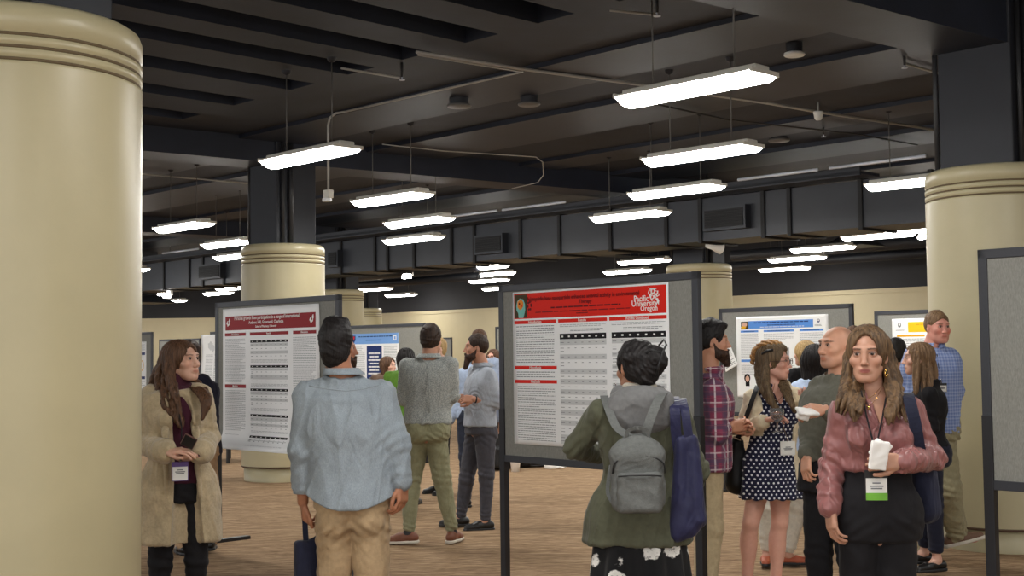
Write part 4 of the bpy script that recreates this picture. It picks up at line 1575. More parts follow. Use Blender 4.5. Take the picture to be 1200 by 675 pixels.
    # --- head hair
    def hair_cap(s, F, th=.012, face=(.066, .085, .095), fc=(0, -.115, -.045), low=-.055, top=.0, ext=0):
        k = s.hs
        F.add(ell(s.hp(0, .016, .032 + top / 2), _v((.076 + th, .094 + th, .083 + th + top)) * k, s.HR), .02)
        if low is not None:
            F.add(ell(s.hp(0, .042, low + .045), _v((.068 + th * .5, .058 + th, .075)) * k, s.HR), .02)

    def cut_face(s, F, face=(.064, .110, .124), fc=(0, -.110, -.040), k_=.012):
        F.sub(ell(s.hp(*fc), _v(face) * s.hs, s.HR), k_)

    def hfield(s, ext=.2, dn=.2, vox=None):
        c = s.hc
        return Field(c - _v((ext, ext, dn)), c + _v((ext, ext, .22)), vox or min(s.vox, .005))

    def strands(s, F, amp=.004, n=46, wav=0.0, seed=0, band=.03, zf=9):
        cx, cy, cz = [float(t) for t in s.hp(0, .01, .03)]
        rr = np.random.RandomState(seed)
        ph = rr.rand(4) * 6.28
        def fn(x, y, z):
            th = np.arctan2(y - cy, x - cx)
            w_ = wav * np.sin(z * 42 + th * 2 + ph[0])
            a = np.sin(th * n + w_ * n * .06 + 1.5 * np.sin(z * zf + ph[1]) + ph[2])
            b = np.sin(th * n * .43 + w_ * 3 + 1.1 * np.sin(z * zf * .8 + ph[3]))
            top = np.clip((np.hypot(x - cx, y - cy) - .01) / .04, 0, 1)
            return -(amp * .55 * a + amp * b) * top + wav * .004 * np.sin(z * 55 + 3 * th + ph[0])
        F.disp(fn, band)
        return F

    def locks(s, F, guide, R, n=16, r=.010, wave=.006, seed=0, k=.010, taper=.25, wfreq=9, flat=1.0):
        """many fine tapering strands following one guide line"""
        g = np.array([s.px(*q) for q in guide], dtype=float)
        t_ = np.linspace(0, 1, len(g))
        m = 11
        tt = np.linspace(0, 1, m)
        base = np.stack([_hermite(t_, g[:, i], tt) for i in range(3)], 1)
        Rr = np.interp(tt, np.linspace(0, 1, len(R)), R)
        rr = np.random.RandomState(seed)
        for j in range(n):
            a = rr.rand() * 6.283; q = math.sqrt(rr.rand()); ph = rr.rand() * 6.28; wf = wfreq * rr.uniform(.8, 1.2)
            end = rr.uniform(.86, 1.0)
            pts = []
            for i in range(m):
                aa = a + .6 * math.sin(tt[i] * 4 + ph)
                off = np.array([math.cos(aa) * q * Rr[i], math.sin(aa) * q * Rr[i] * flat, 0])
                w_ = wave * math.sin(tt[i] * wf + ph * .3) * min(1, tt[i] * 2)
                pts.append(base[i] + off + np.array([w_, w_ * .4, 0]))
            pts = np.array(pts) if end > .995 else base[0] * 0 + np.stack([np.interp(tt * end, tt, np.array(pts)[:, c]) for c in range(3)], 1)
            for i in range(m - 1):
                r0 = r * (1 - (1 - taper) * max(0, (tt[i] - .45) / .55)); r1 = r * (1 - (1 - taper) * max(0, (tt[i + 1] - .45) / .55))
                F.add(rcone(pts[i], pts[i + 1], r0, r1), k)

    # --- shirt, jacket, sweater
    def top(s, name, mat, zhem, grow=.022, sleeve=1.0, sl_r=(1.15, 1.2, 1.4), fold=.006, neck=.0, hem_flare=.0, seed=1, open_front=None, cuts=None,
            vox=None, collar=None, bust=0.0, cuff=True, armfold=.007, kx=None, ky=None, zneck=.838, shoulder=1.1, hemcurve=0.0, foldf=16, build=True, extra=None, neckr=None, belly=0.0):
        h = s.H; J = s.J
        pts = [s.nb + _v((0, 0, .06)), J['shL'], J['shR'], J['elL'], J['elR'], J['wrL'], J['wrR'], s.w(0, 0, zhem) + _v((s.hpc[0], s.hpc[1], 0))]
        F = s.field(pts, .17 + hem_flare, vox or min(max(s.vox, .005), .008))
        st = s.torso(zhem, zneck * h, grow)
        zl = .62 * h
        for q in st:
            if q[0] < zl:
                t = (zl - q[0]) / max(.05, zl - zhem)
                q[1] += hem_flare * t; q[2] += hem_flare * t
        if kx: st = [[a, b * kx(a / h), c * (ky or kx)(a / h), d, e] for a, b, c, d, e in st]
        F.add(loft(st, s.yaw, rnd_=.018), .01)
        if belly:
            F.add(ell(s.R @ _v((0, 0, 0)) + s.hpc * .45 + s.shc * .55 + s.R @ _v((0, -.03 * h, -.06 * h)), _v((.09 * h, belly, .10 * h)), s.R), .05)
        if bust:
            for sg in (-1, 1):
                c = s.hpc * .24 + s.shc * .76 + s.R @ _v((sg * .043 * h, -.052 * h, 0))
                F.add(ell(c, _v((.036 * h, bust * h, .036 * h)), s.R), .03)
        ar = (.026 if s.F else .031) * h
        for sd in 'LR':
            sh, el, wr = J['sh' + sd], J['el' + sd], J['wr' + sd]
            F.add(rcone(s.nb - _v((0, 0, .016 * h)), sh - _v((0, 0, .002 * h)), .024 * h, ar * shoulder), .03)
            a, b, c = sl_r
            if sleeve <= 1.0 and sleeve < .5:
                e = sh + (el - sh) * (sleeve * 2)
                F.add(rcone(sh, e, ar * a, ar * b), .03)
            else:
                F.add(rcone(sh, el, ar * a, ar * .8 * b), .03)
                t = min(1.0, (sleeve - .5) * 2)
                e = el + (wr - el) * t
                F.add(rcone(el, e, ar * .8 * b, .018 * h * c), .02)
                if cuff:
                    u = (e - el) / np.linalg.norm(e - el)
                    F.add(rcone(e - u * .035, e - u * .004, .0185 * h * c, .0185 * h * c), .003)
        if collar:
            u = (s.hp(0, .018, -.055) - s.nb); u /= np.linalg.norm(u)
            nr = (.031 if s.F else .037) * h * (neckr or 1.0)
            F.add(rcone(s.nb - u * .015, s.nb + u * collar, nr * 1.42, nr * 1.20), .012)
        # folds
        if fold:
            R = s.R
            els = [J['elL'], J['elR']]; wrs = [J['wrL'], J['wrR']]
            def ff(x, y, z):
                lx = R[0, 0] * x + R[1, 0] * y; ly = R[0, 1] * x + R[1, 1] * y
                n1 = wn(lx * 1.0, ly * 1.0, z * .55 + lx * .35, foldf, seed, 4)
                n2 = wn(lx, ly, z, foldf * 2.3, seed + 5, 3)
                n3 = wn(lx * 1.2 + z * .25, ly, z * .42, foldf * 1.9, seed + 9, 4)
                o = -fold * (ridge(n1, 2) - .45) * 1.3 - fold * .35 * n2 - fold * .9 * (ridge(n3, 7) - .25)
                for e in els:
                    dd = np.sqrt((x - e[0]) ** 2 + (y - e[1]) ** 2 + (z - e[2]) ** 2)
                    w_ = np.exp(-(dd / .12) ** 2)
                    o = o - armfold * w_ * np.sin((z + .6 * lx) * 120 + 2.2 * n1 * 2) * .55
                for e in wrs:
                    dd = np.sqrt((x - e[0]) ** 2 + (y - e[1]) ** 2 + (z - e[2]) ** 2)
                    w_ = np.exp(-(dd / .09) ** 2)
                    o = o - armfold * .6 * w_ * np.sin(dd * 190 + n1 * 4)
                return o
            F.disp(ff)
        # neck opening
        if neck is not None:
            u = (s.hp(0, .018, -.055) - s.nb); u /= np.linalg.norm(u)
            nr = (.031 if s.F else .037) * h * (neckr or 1.0)
            F.sub(rcone(s.nb + u * neck, s.nb + u * .3, nr * 1.12, nr * 1.7), .004)
        if hemcurve:
            zz = zhem
            R = s.R
            hx = s.hpc
            F.clip_fn(lambda x, y, z: (zz + hemcurve * np.clip((np.abs(R[0, 0] * (x - hx[0]) + R[1, 0] * (y - hx[1])) / (.1 * h * s.wide)), 0, 1.2) ** 2 - z))
        for c in (cuts or []):
            F.sub(c, .004)
        for c in (extra or []):
            F.add(c, .01)
        if build:
            return s.part(name, F, mat)
        return F

    def pants(s, name, mat, grow=.014, zwaist=.60, ankle=1.5, knee=1.35, fold=.006, seed=3, vox=None, zcuff=.055, seat=1.0, hipg=1.0, foldf=18, thigh=1.12, split=False):
        h = s.H; J = s.J
        pts = [J['hpL'], J['hpR'], J['knL'], J['knR'], J['anL'], J['anR'], s.hpc + _v((0, 0, (zwaist - .5) * h))]
        F = s.field(pts, .19, vox or min(max(s.vox, .005), .008))
        st = s.torso(.475 * h, zwaist * h, grow)
        F.add(loft(st, s.yaw, rnd_=.015), .01)
        if seat:
            for sg in (-1, 1):
                F.add(ell(s.hpc + s.R @ _v((sg * .045 * h, .030 * h, -.005 * h)), _v((.048 * h, .046 * h * seat, .055 * h)), s.R), .04)
        for sd in 'LR':
            hp_, kn, an = J['hp' + sd], J['kn' + sd], J['an' + sd]
            cu = an + (kn - an) * ((zcuff - .045) / .24)
            F.add(rcone(hp_ - _v((0, 0, .01 * h)), kn, .0505 * h * thigh * hipg, .031 * h * knee), .007)
            F.add(rcone(kn, cu, .031 * h * knee, .022 * h * ankle), .02)
        kns = [J['knL'], J['knR']]; ans = [J['anL'], J['anR']]; hpz = s.hpc
        def ff(x, y, z):
            n1 = wn(x, y, z * .8, foldf, seed, 4); n2 = wn(x, y, z, foldf * 2.2, seed + 2, 3)
            o = -fold * (ridge(n1, 2) - .45) - fold * .3 * n2
            for e, sc, fr in [(k, .10, 105) for k in kns] + [(a, .11, 150) for a in ans]:
                w_ = np.exp(-(((x - e[0]) ** 2 + (y - e[1]) ** 2 + (z - e[2]) ** 2) / sc ** 2))
                o = o - fold * .7 * w_ * np.sin(z * fr + 3 * n1 + x * 30)
            w_ = np.exp(-((z - (hpz[2] - .06)) / .06) ** 2)
            o = o - fold * .5 * w_ * np.sin((z + np.abs(x - hpz[0]) * .8) * 110 + n1 * 2)
            return o
        if fold: F.disp(ff)
        if split:
            a_ = s.hpc - _v((0, 0, .035 * h)); R = s.R
            F.sub(rcone(a_ + R @ _v((0, .105 * h, .05 * h)), a_ + R @ _v((0, .07 * h, -.12 * h)), .005, .012), .012)
        return s.part(name, F, mat)

    def shoe(s, side, mat, sole=None, name='shoe', high=.075, L=1.0, flat=False, open_=False):
        h = s.H; an = s.J['an' + side]; t = s.toe[side].copy()
        t3 = t
        lat = _v((-t[1], t[0], 0)); lat /= np.linalg.norm(lat)
        up = np.cross(t3, lat) * -1
        if up[2] < 0: up = -up
        R = np.stack([lat, t3, up], 1)
        k = h / 1.75 * L
        z0 = an[2] - .045 * h
        b = _v((an[0], an[1], z0))
        P = lambda x, y, z: b + R @ (_v((x, y, z)) * k)
        F = Field(b - .30, b + .30, .005)
        F.add(rcone(P(0, -.045, .045), P(0, .06, .045), .036 * k, .036 * k), .01)
        F.add(rcone(P(0, .07, .036), P(.004, .165, .026), .043 * k, .030 * k), .03)
        if not flat:
            F.add(rcone(P(0, -.012, .05), P(0, -.008, high), .036 * k, .036 * k), .025)
            F.add(rcone(P(0, .02, .062), P(0, .085, .046), .028 * k, .028 * k), .02)
        else:
            F.sub(ell(P(0, .03, .085), _v((.034, .085, .045)) * k, R), .004)
        g = z0
        F.clip_fn(lambda x, y, z: -(((x - b[0]) * up[0] + (y - b[1]) * up[1] + (z - b[2]) * up[2]) - .012 * k))
        o = s.part(name, F, mat)
        F = Field(b - .30, b + .30, .005)
        F.add(rcone(P(0, -.045, .012), P(0, .05, .012), .040 * k, .040 * k), .01)
        F.add(rcone(P(0, .06, .012), P(.004, .168, .012), .046 * k, .033 * k), .03)
        F.clip_fn(lambda x, y, z: np.abs(((x - b[0]) * up[0] + (y - b[1]) * up[1] + (z - b[2]) * up[2]) - .012 * k) - .012 * k)
        so = s.part('sole', F, sole or M_DARKPL, parent=o)
        if not flat and not open_:
            m = MB()
            for i in range(4):
                y = .035 + i * .018; z = .096 - i * .010
                m.tube([P(-.018, y, z - .012), P(0, y + .003, z - .002), P(.018, y, z - .012)], .0022, 5)
            m.build('laces', M_DARKPL, o)
        return o

    def tube(s, name, mat, pts, r, n=8, parent=None, sx=1.0, label=None):
        m = MB(); m.tube([Vector([float(t) for t in p]) for p in pts], r, n, sx=sx)
        o = m.build(name, mat, parent or s.root)
        if label: o['label'] = label
        return o

    def collar(s, mat, opening=0, r=1.34, hgt=.032, name='collar', drop=.022):
        """folded shirt collar around the neck base"""
        u = s.hp(0, .018, -.055) - s.nb; u /= np.linalg.norm(u)
        nr = (.031 if s.F else .037) * s.H * r
        ex = s.R @ _v((1, 0, 0)); ey = s.R @ _v((0, 1, 0))
        m = MB(); vs = []; fs = []
        n = 40
        ang0 = math.radians(opening)
        rows = [(1.0, .0), (1.02, hgt), (1.10, hgt + .003), (1.34, hgt - drop * 1.3), (1.33, hgt - drop * 1.5), (1.12, hgt - .012)]
        for i in range(n + 1):
            a = -PI / 2 + ang0 + (2 * PI - 2 * ang0) * i / n
            fr = math.exp(-((i / n - 0) / .08) ** 2) + math.exp(-((i / n - 1) / .08) ** 2)
            for j, (rr, zz) in enumerate(rows):
                ext = fr * .020 if j in (3, 4) else 0
                p = s.nb + u * (zz - ext) + (ex * math.cos(a) + ey * math.sin(a) * .95) * nr * rr
                vs.append(p)
        k = len(rows)
        for i in range(n):
            for j in range(k):
                fs.append((i * k + j, (i + 1) * k + j, (i + 1) * k + (j + 1) % k, i * k + (j + 1) % k))
        m._add(vs, fs, 0, True)
        return m.build(name, mat, s.root)


def lanyard(P, pts, mat, bpx, bw, bh, D=None, colors=None, dd=-.16, green=None, name='name_badge', back=None, yaw=None):
    """cord following px points and a badge with its top centre at bpx"""
    o = None
    if pts:
        o = P.tube('lanyard', mat, [P.px(*q) for q in pts], .0032, 6)
    c = P.px(bpx[0], bpx[1], dd)
    a = P.yaw if yaw is None else math.radians(yaw)
    b = empty(name, tuple(float(t) for t in c)); b.parent = P.root; b.rotation_euler = (0, 0, a)
    m = MB(); m.box((-bw / 2, -.003, -bh), (bw / 2, .003, 0), 0, bev=.002)
    m.build('holder', back or M_DARKPL, b)
    m = MB(); m.box((-bw / 2 + .004, -.0045, -bh + .004), (bw / 2 - .004, -.0031, -.26 * bh))
    m.build('card', M_WHITE, b)
    if green:
        m = MB(); m.box((-bw / 2 + .003, -.0055, -bh + .002), (bw / 2 - .003, -.0031, -.74 * bh)); m.build('ribbon', green, b)
    m = MB(); 
    for i, (w_, z_) in enumerate(((.35, .42), (.6, .52), (.5, .60))):
        m.box((-bw * w_ / 2, -.0052, -bh * z_ - .0025), (bw * w_ / 2, -.0046, -bh * z_ + .0025))
    m.build('printing', M_TXT, b)
    m = MB(); m.tube([(0, 0, .03), (0, 0, -.005)], .004, 6); m.build('clip', M_SILVER, b)
    return b
# ------------------------------------------------------------------ materials for clothes
def F_(name, c, **k): return fabric(name, srgb(*c), **k).m


M_HAIR_BLK = mat_hair('hair_black', srgb(14, 12, 13), srgb(40, 36, 36))
M_HAIR_DKB = mat_hair('hair_dark_brown', srgb(30, 22, 18), srgb(70, 50, 38))
M_HAIR_BRN = mat_hair('hair_brown', srgb(58, 40, 28), srgb(112, 80, 58))
M_HAIR_LBR = mat_hair('hair_light_brown', srgb(84, 62, 44), srgb(146, 116, 84))
M_HAIR_WAVY = mat_hair('hair_wavy_brown', srgb(56, 42, 32), srgb(128, 100, 70), (45, 45, 5))
M_HAIR_BLD = mat_hair('hair_blond', srgb(140, 108, 66), srgb(208, 178, 126))
M_HAIR_GLD = mat_hair('hair_golden_brown', srgb(112, 72, 34), srgb(196, 148, 88), (60, 60, 20))
M_HAIR_ASH = mat_hair('hair_ash_brown', srgb(74, 60, 44), srgb(128, 106, 78))
M_BEARD = mat_hair('beard_dark', srgb(28, 20, 16), srgb(84, 60, 48), (60, 60, 12), .6)
M_CORDB = F_('cord_black', (24, 22, 26))
M_BLACKFAB = F_('black_fabric', (24, 23, 26), sheen=.02)
M_BLACKPANT = F_('black_trouser_fabric', (26, 25, 28), fold=.3, sheen=.02)
M_SHOEBLK = plain('black_leather', srgb(22, 20, 20), .35)
M_SHOEBRN = plain('brown_leather', srgb(120, 74, 54), .5, 0, .4, .2, 60, .12)
M_SOLEW = plain('white_rubber_sole', srgb(206, 198, 184), .6)
M_BUTTON = plain('shirt_button', srgb(230, 230, 226), .4)
M_GREEN = plain('green_ribbon', srgb(110, 176, 50), .5)
M_PURPLE = plain('purple_ribbon', srgb(88, 60, 130), .5)


def fleece(name, c):
    t = fabric(name, srgb(*c), var=.10, rough=1.0, sheen=.35, fold=.25)
    v = t.coord()
    n = t.noise(v, 60, 5, .7); n2 = t.noise(v, 14, 3, .6)
    c1 = srgb(*[x * .90 for x in c]); c2 = srgb(*[min(255, x * 1.05) for x in c])
    t.base(t.ramp(t.math('ADD', t.math('MULTIPLY', n, .5), t.math('MULTIPLY', n2, .5)), [(.36, c1), (.62, c2)]))
    t.bump(t.math('ADD', t.math('MULTIPLY', n, .5), t.math('MULTIPLY', n2, .8)), .8, .012)
    return t.m


def chambray(name, c):
    t = fabric(name, srgb(*c), var=.06, fold=.6, fscale=8)
    v = t.coord(scale=(1, 1, .25)); n = t.noise(v, 420, 2)
    v2 = t.coord(); n2 = t.noise(v2, 7, 4, .6)
    a = t.math('ADD', t.math('MULTIPLY', n, .55), t.math('MULTIPLY', n2, .45))
    t.base(t.ramp(a, [(.3, srgb(*[x * .84 for x in c])), (.7, srgb(*[min(255, x * 1.10) for x in c]))]))
    return t.m


def satin(name, c):
    t = fabric(name, srgb(*c), var=.08, rough=.33, fold=1.2, fscale=10, spec=.5, sheen=.1)
    return t.m


def speckled(name, base_, spot, scale=150):
    t = fabric(name, srgb(*base_), fold=.45)
    v = t.coord()
    n = t.noise(v, scale, 2, .5)
    t.base(t.ramp(n, [(.46, srgb(*spot)), (.56, srgb(*base_))]))
    return t.m


def plaid(name, base_, stripes, rot=(0, 0, 0), fold=.35):
    """stripes: (axis, period, offset, width, colour, strength)"""
    t = fabric(name, srgb(*base_), fold=fold)
    v = t.coord(rot=rot)
    o = t.sep(v)
    c = srgb(*base_)
    cur = None
    for ax, per, off, w_, col, st in stripes:
        f = t.math('FRACT', t.math('ADD', t.math('DIVIDE', o[ax], per), off + 10))
        mk = t.math('LESS_THAN', f, w_ / per)
        mk = t.math('MULTIPLY', mk, st)
        cur = t.mix(mk, c if cur is None else cur, srgb(*col))
    t.base(cur)
    return t.m


def dots(name, base_, dot, sp=.032, r=.22, rot=0.0):
    t = fabric(name, srgb(*base_), fold=.2)
    v = t.coord(scale=(1 / sp,) * 3, rot=(0, 0, rot))
    o = t.sep(v)
    # staggered lattice of dots in the x-z plane
    rows = t.math('FLOOR', t.math('MULTIPLY', o[2], 1.35))
    sh = t.math('MULTIPLY', t.math('MODULO', t.math('ABSOLUTE', rows), 2.0), .5)
    fx = t.math('SUBTRACT', t.math('FRACT', t.math('ADD', t.math('ADD', o[0], sh), 50)), .5)
    fz = t.math('SUBTRACT', t.math('FRACT', t.math('ADD', t.math('MULTIPLY', o[2], 1.35), 0.0)), .5)
    fz = t.math('DIVIDE', fz, 1.35)
    d = t.math('SQRT', t.math('ADD', t.math('MULTIPLY', fx, fx), t.math('MULTIPLY', fz, fz)))
    t.base(t.mix(t.math('LESS_THAN', d, r), srgb(*base_), srgb(*dot)))
    return t.m


def floral(name):
    t = fabric(name, srgb(20, 20, 22), fold=.2)
    v = t.coord(scale=(1, .3, 1))
    vo = t.n('ShaderNodeTexVoronoi'); vo.inputs['Scale'].default_value = 8.2; vo.inputs['Randomness'].default_value = .55
    t.l(v, vo.inputs['Vector'])
    n = t.noise(v, 26, 4, .6); n2 = t.noise(v, 60, 3, .6)
    d = t.math('ADD', vo.outputs['Distance'], t.math('MULTIPLY', t.math('SUBTRACT', n, .5), .34))
    fl = t.ramp(d, [(.0, srgb(60, 60, 58)), (.07, srgb(70, 70, 68)), (.10, srgb(200, 198, 192)), (.36, srgb(232, 230, 224)), (.39, srgb(22, 22, 24))])
    c = t.mix(t.math('MULTIPLY', t.math('GREATER_THAN', n2, .58), .5), fl, srgb(26, 26, 28))
    t.base(c)
    return t.m


def short_hair(P, mat, th=.012, top=.01, amp=.004, seed=0, low=-.06, face=(.064, .108, .122), fc=(0, -.112, -.045), quiff=None, side=.0, n=30):
    F = P.hfield(.16, .16)
    P.hair_cap(F, th, low=low, top=top)
    if quiff:
        for (a, r) in quiff: F.add(ell(P.hp(*a), _v(r) * P.hs, P.HR), .02)
    P.cut_face(F, face, fc)
    for sg in (-1, 1):      # around the ears
        F.sub(ell(P.hp(sg * .082, -.012, -.012), _v((.020, .030, .040)) * P.hs, P.HR), .006)
    c = P.hc
    F.disp(lambda x, y, z: -amp * (wn(x, y, z, 55, seed, 4) + .6 * wn(x, y, z, 120, seed + 3, 3)), .03)
    return P.part('hair', F, mat)


def beard_part(P, mat, length=.03, wide=.05, seed=0, fwd=.0, high=-.055):
    F = P.hfield(.16, .26)
    k = P.hs
    F.add(rcone(P.hp(-.032, -.050, -.070), P.hp(.032, -.050, -.070), .036 * k, .036 * k), .02)
    F.add(rcone(P.hp(0, -.072, -.088), P.hp(0, -.080 - fwd, -.098 - length), .036 * k, .022 * k), .03)
    for sg in (-1, 1):
        F.add(rcone(P.hp(sg * .058, -.004, -.012), P.hp(sg * .046, -.035, -.075), .012 * k, .026 * k), .02)
    F.add(rcone(P.hp(-.020, -.101, -.050), P.hp(.020, -.101, -.050), .0065 * k, .0065 * k), .004)
    for sg in (-1, 1): F.add(rcone(P.hp(sg * .020, -.100, -.050), P.hp(sg * .028, -.090, -.078), .007 * k, .012 * k), .006)
    F.sub(ell(P.hp(0, -.108, -.0595), _v((.021, .02, .0065)) * k, P.HR), .003)
    for sg in (-1, 1): F.sub(ell(P.hp(sg * .040, -.080, -.022), _v((.028, .040, .026)) * k, P.HR), .008)
    F.disp(lambda x, y, z: -.0035 * wn(x, y, z * .5, 110, seed, 4), .03)
    return P.part('beard', F, mat)


def watch(P, side, mat=M_DARKPL):
    wr = P.J['wr' + side]; el = P.J['el' + side]
    u = (wr - el); u /= np.linalg.norm(u)
    c = wr - u * .012
    a = np.cross(u, _v((0, 0, 1))); a /= np.linalg.norm(a); b = np.cross(u, a)
    pts = [c + (a * math.cos(t) + b * math.sin(t)) * .027 for t in [2 * PI * i / 20 for i in range(21)]]
    return P.tube('watch', mat, pts, .007, 8)


def buttons(P, name, pts, r=.006):
    for q in pts:
        c = P.px(*q)
        m = MB(); m.lathe([(.001, -.002), (r, -.002), (r, .002), (.001, .002)], n=10)
        o = m.build(name, M_BUTTON, P.root, loc=tuple(float(t) for t in c))
        o.rotation_euler = (PI / 2, 0, P.yaw)


# =================================================================== the cast
PEOPLE = {}
# ---- 1 woman in the beige coat
def p_coat():
    P = Person('brown haired woman in a long beige fleece coat over a maroon turtleneck, hands clasped', 209, 6.9, 1.65, 22,
               head=(213, 424, -.02), hyaw=64, hpitch=-4, hroll=0, female=True, skin=(214, 170, 148), vox=.004, wide=1.02,
               joints={'shL': (236, 462, -.02), 'shR': (176, 464, -.05), 'elL': (247, 512, .02), 'elR': (166, 520, -.05), 'wrL': (234, 533, -.22), 'wrR': (196, 530, -.26)})
    P.set_hand('R', (1, -.25, .12), (-.1, .35, -1), curl=(18, 22, 15), spread=3, thumb=35)
    P.set_hand('L', (-1, -.15, -.25), (0, .35, 1), curl=(20, 25, 20), spread=3, thumb=35)
    P.body(brow=(90, 62, 44), lip=None) if False else P.body(brow=(90, 62, 44))
    M_MAR = F_('maroon_knit', (66, 26, 42), fold=.4)
    P.top('turtleneck', M_MAR, .535 * P.H, .018, sleeve=.98, sl_r=(.98, 1.0, 1.1), neck=.055, collar=.052, zneck=.85, bust=.024, fold=.004, vox=.006)
    P.pants('trousers', M_BLACKPANT, .008, ankle=1.15, knee=1.15, vox=.007)
    for sd in 'LR': P.shoe(sd, M_SHOEBLK)
    # coat: open in front
    h = P.H
    fr = lambda x, y, z: P.R @ _v((x, y, z))
    lo = P.hpc; 
    cuts = [rcone(lo * .3 + P.shc * .7 + fr(-.0, -.16, .18), fr(0.02, -.13, .60 * h) + _v((lo[0], lo[1], 0)), .050, .055),
            rcone(fr(0.02, -.14, .60 * h) + _v((lo[0], lo[1], 0)), fr(0.035, -.15, .30 * h) + _v((lo[0], lo[1], 0)), .055, .095)]
    F = P.top('coat', fleece('beige_fleece', (188, 170, 138)), .345 * h, .030, bust=.050, sleeve=.93, sl_r=(1.25, 1.5, 2.1), fold=.006, neck=.012, hem_flare=.035, seed=4, vox=.0065, cuts=cuts, armfold=.006, neckr=1.2)
    # wide lapels
    Fd = P.field([P.shc, lo], .26, .006)
    for sg in (-1, 1):
        Fd.add(rcone(P.nb + fr(sg * .055, .03, .02), P.shc * .62 + lo * .38 + fr(sg * .078, -.155, 0), .022, .020), .01)
        Fd.add(rcone(P.shc * .62 + lo * .38 + fr(sg * .078, -.155, 0), fr(sg * .085 + .01, -.148, .50 * h) + _v((lo[0], lo[1], 0)), .018, .012), .01)
    Fd.add(rcone(P.nb + fr(-.055, .03, .02), P.nb + fr(.055, .03, .02), .024, .024), .01)
    P.part('lapel', Fd, bpy.data.materials['beige_fleece'])
    # hair
    F = P.hfield(.2, .42, .005)
    P.hair_cap(F, .014, low=-.05, top=.0)
    for a in range(7):
        t = a / 6
        p0 = P.hp(-.07 + .0 * a, .03 + .05 * math.sin(t * 3), .0)
    def lock(p, r, kk=.03):
        q = [P.px(*x) for x in p]
        for i in range(len(q) - 1): F.add(rcone(q[i], q[i + 1], r[i], r[i + 1]), kk)
    lock([(203, 412, .03), (196, 430, .03), (192, 446, .0)], [.055, .050, .040])
    P.locks(F, [(200, 412, .0), (192, 440, -.04), (195, 470, -.13), (205, 488, -.17), (214, 503, -.18)], [.04, .042, .038, .030, .012], 26, .011, .006, 1)
    P.locks(F, [(196, 415, .06), (185, 440, .03), (181, 465, -.02), (188, 482, -.13), (200, 492, -.17)], [.035, .04, .036, .028, .010], 22, .011, .006, 2)
    P.locks(F, [(206, 404, -.05), (199, 430, -.09), (204, 462, -.15), (213, 490, -.18)], [.022, .024, .022, .010], 14, .009, .005, 3)
    P.locks(F, [(214, 435, .06), (226, 448, .0), (236, 458, -.12), (242, 472, -.19), (238, 492, -.20)], [.03, .034, .032, .024, .008], 22, .010, .007, 4)
    P.cut_face(F, (.066, .112, .122), (.0, -.112, -.035))
    P.strands(F, .0022, 60, .3, 2, band=.012)
    P.part('hair', F, M_HAIR_BRN)
    # badge at the waist
    lanyard(P, [(207, 470, -.15), (213, 500, -.22), (212, 540, -.24)], M_CORDB, (211, 541), .085, .10, dd=-.235, green=None, back=M_PURPLE)
    # phone in the hands
    o = empty('mobile_phone', tuple(float(t) for t in (P.px(220, 520, -.30) + _v(P.o))), label='dark brown cased phone held between the hands of the woman in the beige coat', cat='phone')
    o.rotation_euler = (.5, .5, .2)
    MB().box((-.035, -.005, -.02), (.035, .005, .05), bev=.004).build('case', plain('phone_case_brown', srgb(96, 62, 56), .4), o)
    MB().box((-.031, -.0062, -.016), (.031, -.005, .046)).build('screen', M_DARKPL, o)
    return P


# ---- 2 man seen from behind in a blue shirt
def p_blue():
    P = Person('man seen from behind in a pale blue shirt and tan trousers, carrying a navy tote', 413, 6.2, 1.725, 180,
               head=(394, 406, -.01), hyaw=176, skin=(176, 122, 92), vox=.005, wide=1.02, deep=1.08, hs=1.0, nbz=.058,
               joints={'shL': (363, 464, 0), 'shR': (445, 463, 0), 'elL': (353, 528, -.02), 'elR': (465, 520, -.03), 'wrL': (355, 588, .03), 'wrR': (472, 566, -.04),
                       'hpL': (393, 606, 0), 'hpR': (434, 604, 0), 'knL': (392, 700, .02), 'knR': (436, 698, -.02), 'anL': (392, 772, .12), 'anR': (440, 778, -.05)})
    P.set_hand('L', (.1, .05, -1), (1, .3, 0), curl=(45, 55, 40), spread=2, thumb=25)
    P.set_hand('R', (-.02, -.1, -1), (-.8, .5, 0), curl=(28, 38, 30), spread=3, thumb=30)
    P.body()
    SH = chambray('pale_blue_chambray', (148, 158, 166))
    P.top('shirt', SH, .478 * P.H, .028, sl_r=(1.35, 1.5, 1.55), sleeve=.97, fold=.008, neck=.02, seed=11, vox=.006, hem_flare=.018, hemcurve=.045, armfold=.006, foldf=13, kx=lambda z: 1.08 if z < .7 else 1.0, shoulder=1.3)
    P.collar(SH, r=1.20, hgt=.034)
    # yoke seam, back pleats, cuffs
    P.tube('seam', SH, [P.px(a, b, -.185 + .02 * abs((a - 405) / 50) ** 2) for a, b in ((362, 452), (385, 456), (405, 458), (425, 456), (445, 451))], .003, 5)
    P.pants('trousers', F_('tan_chino', (176, 150, 116), fold=.7), .020, ankle=1.7, knee=1.5, vox=.007, fold=.008, thigh=1.10, hipg=1.0, seat=1.05, split=True)
    for sd in 'LR': P.shoe(sd, M_SHOEBRN, M_SOLEW)
    short_hair(P, M_HAIR_BLK, .007, .014, .0045, 3, low=-.075, quiff=[((0, -.02, .118), (.052, .06, .030)), ((.03, .0, .115), (.03, .04, .024)), ((-.03, -.02, .110), (.03, .05, .022))])
    o = empty('tote_bag', tuple(float(t) for t in (P.px(361, 640, .04) + _v(P.o))), label='navy fabric tote carried low by the man in the pale blue shirt', cat='bag', group=None)
    return P, o


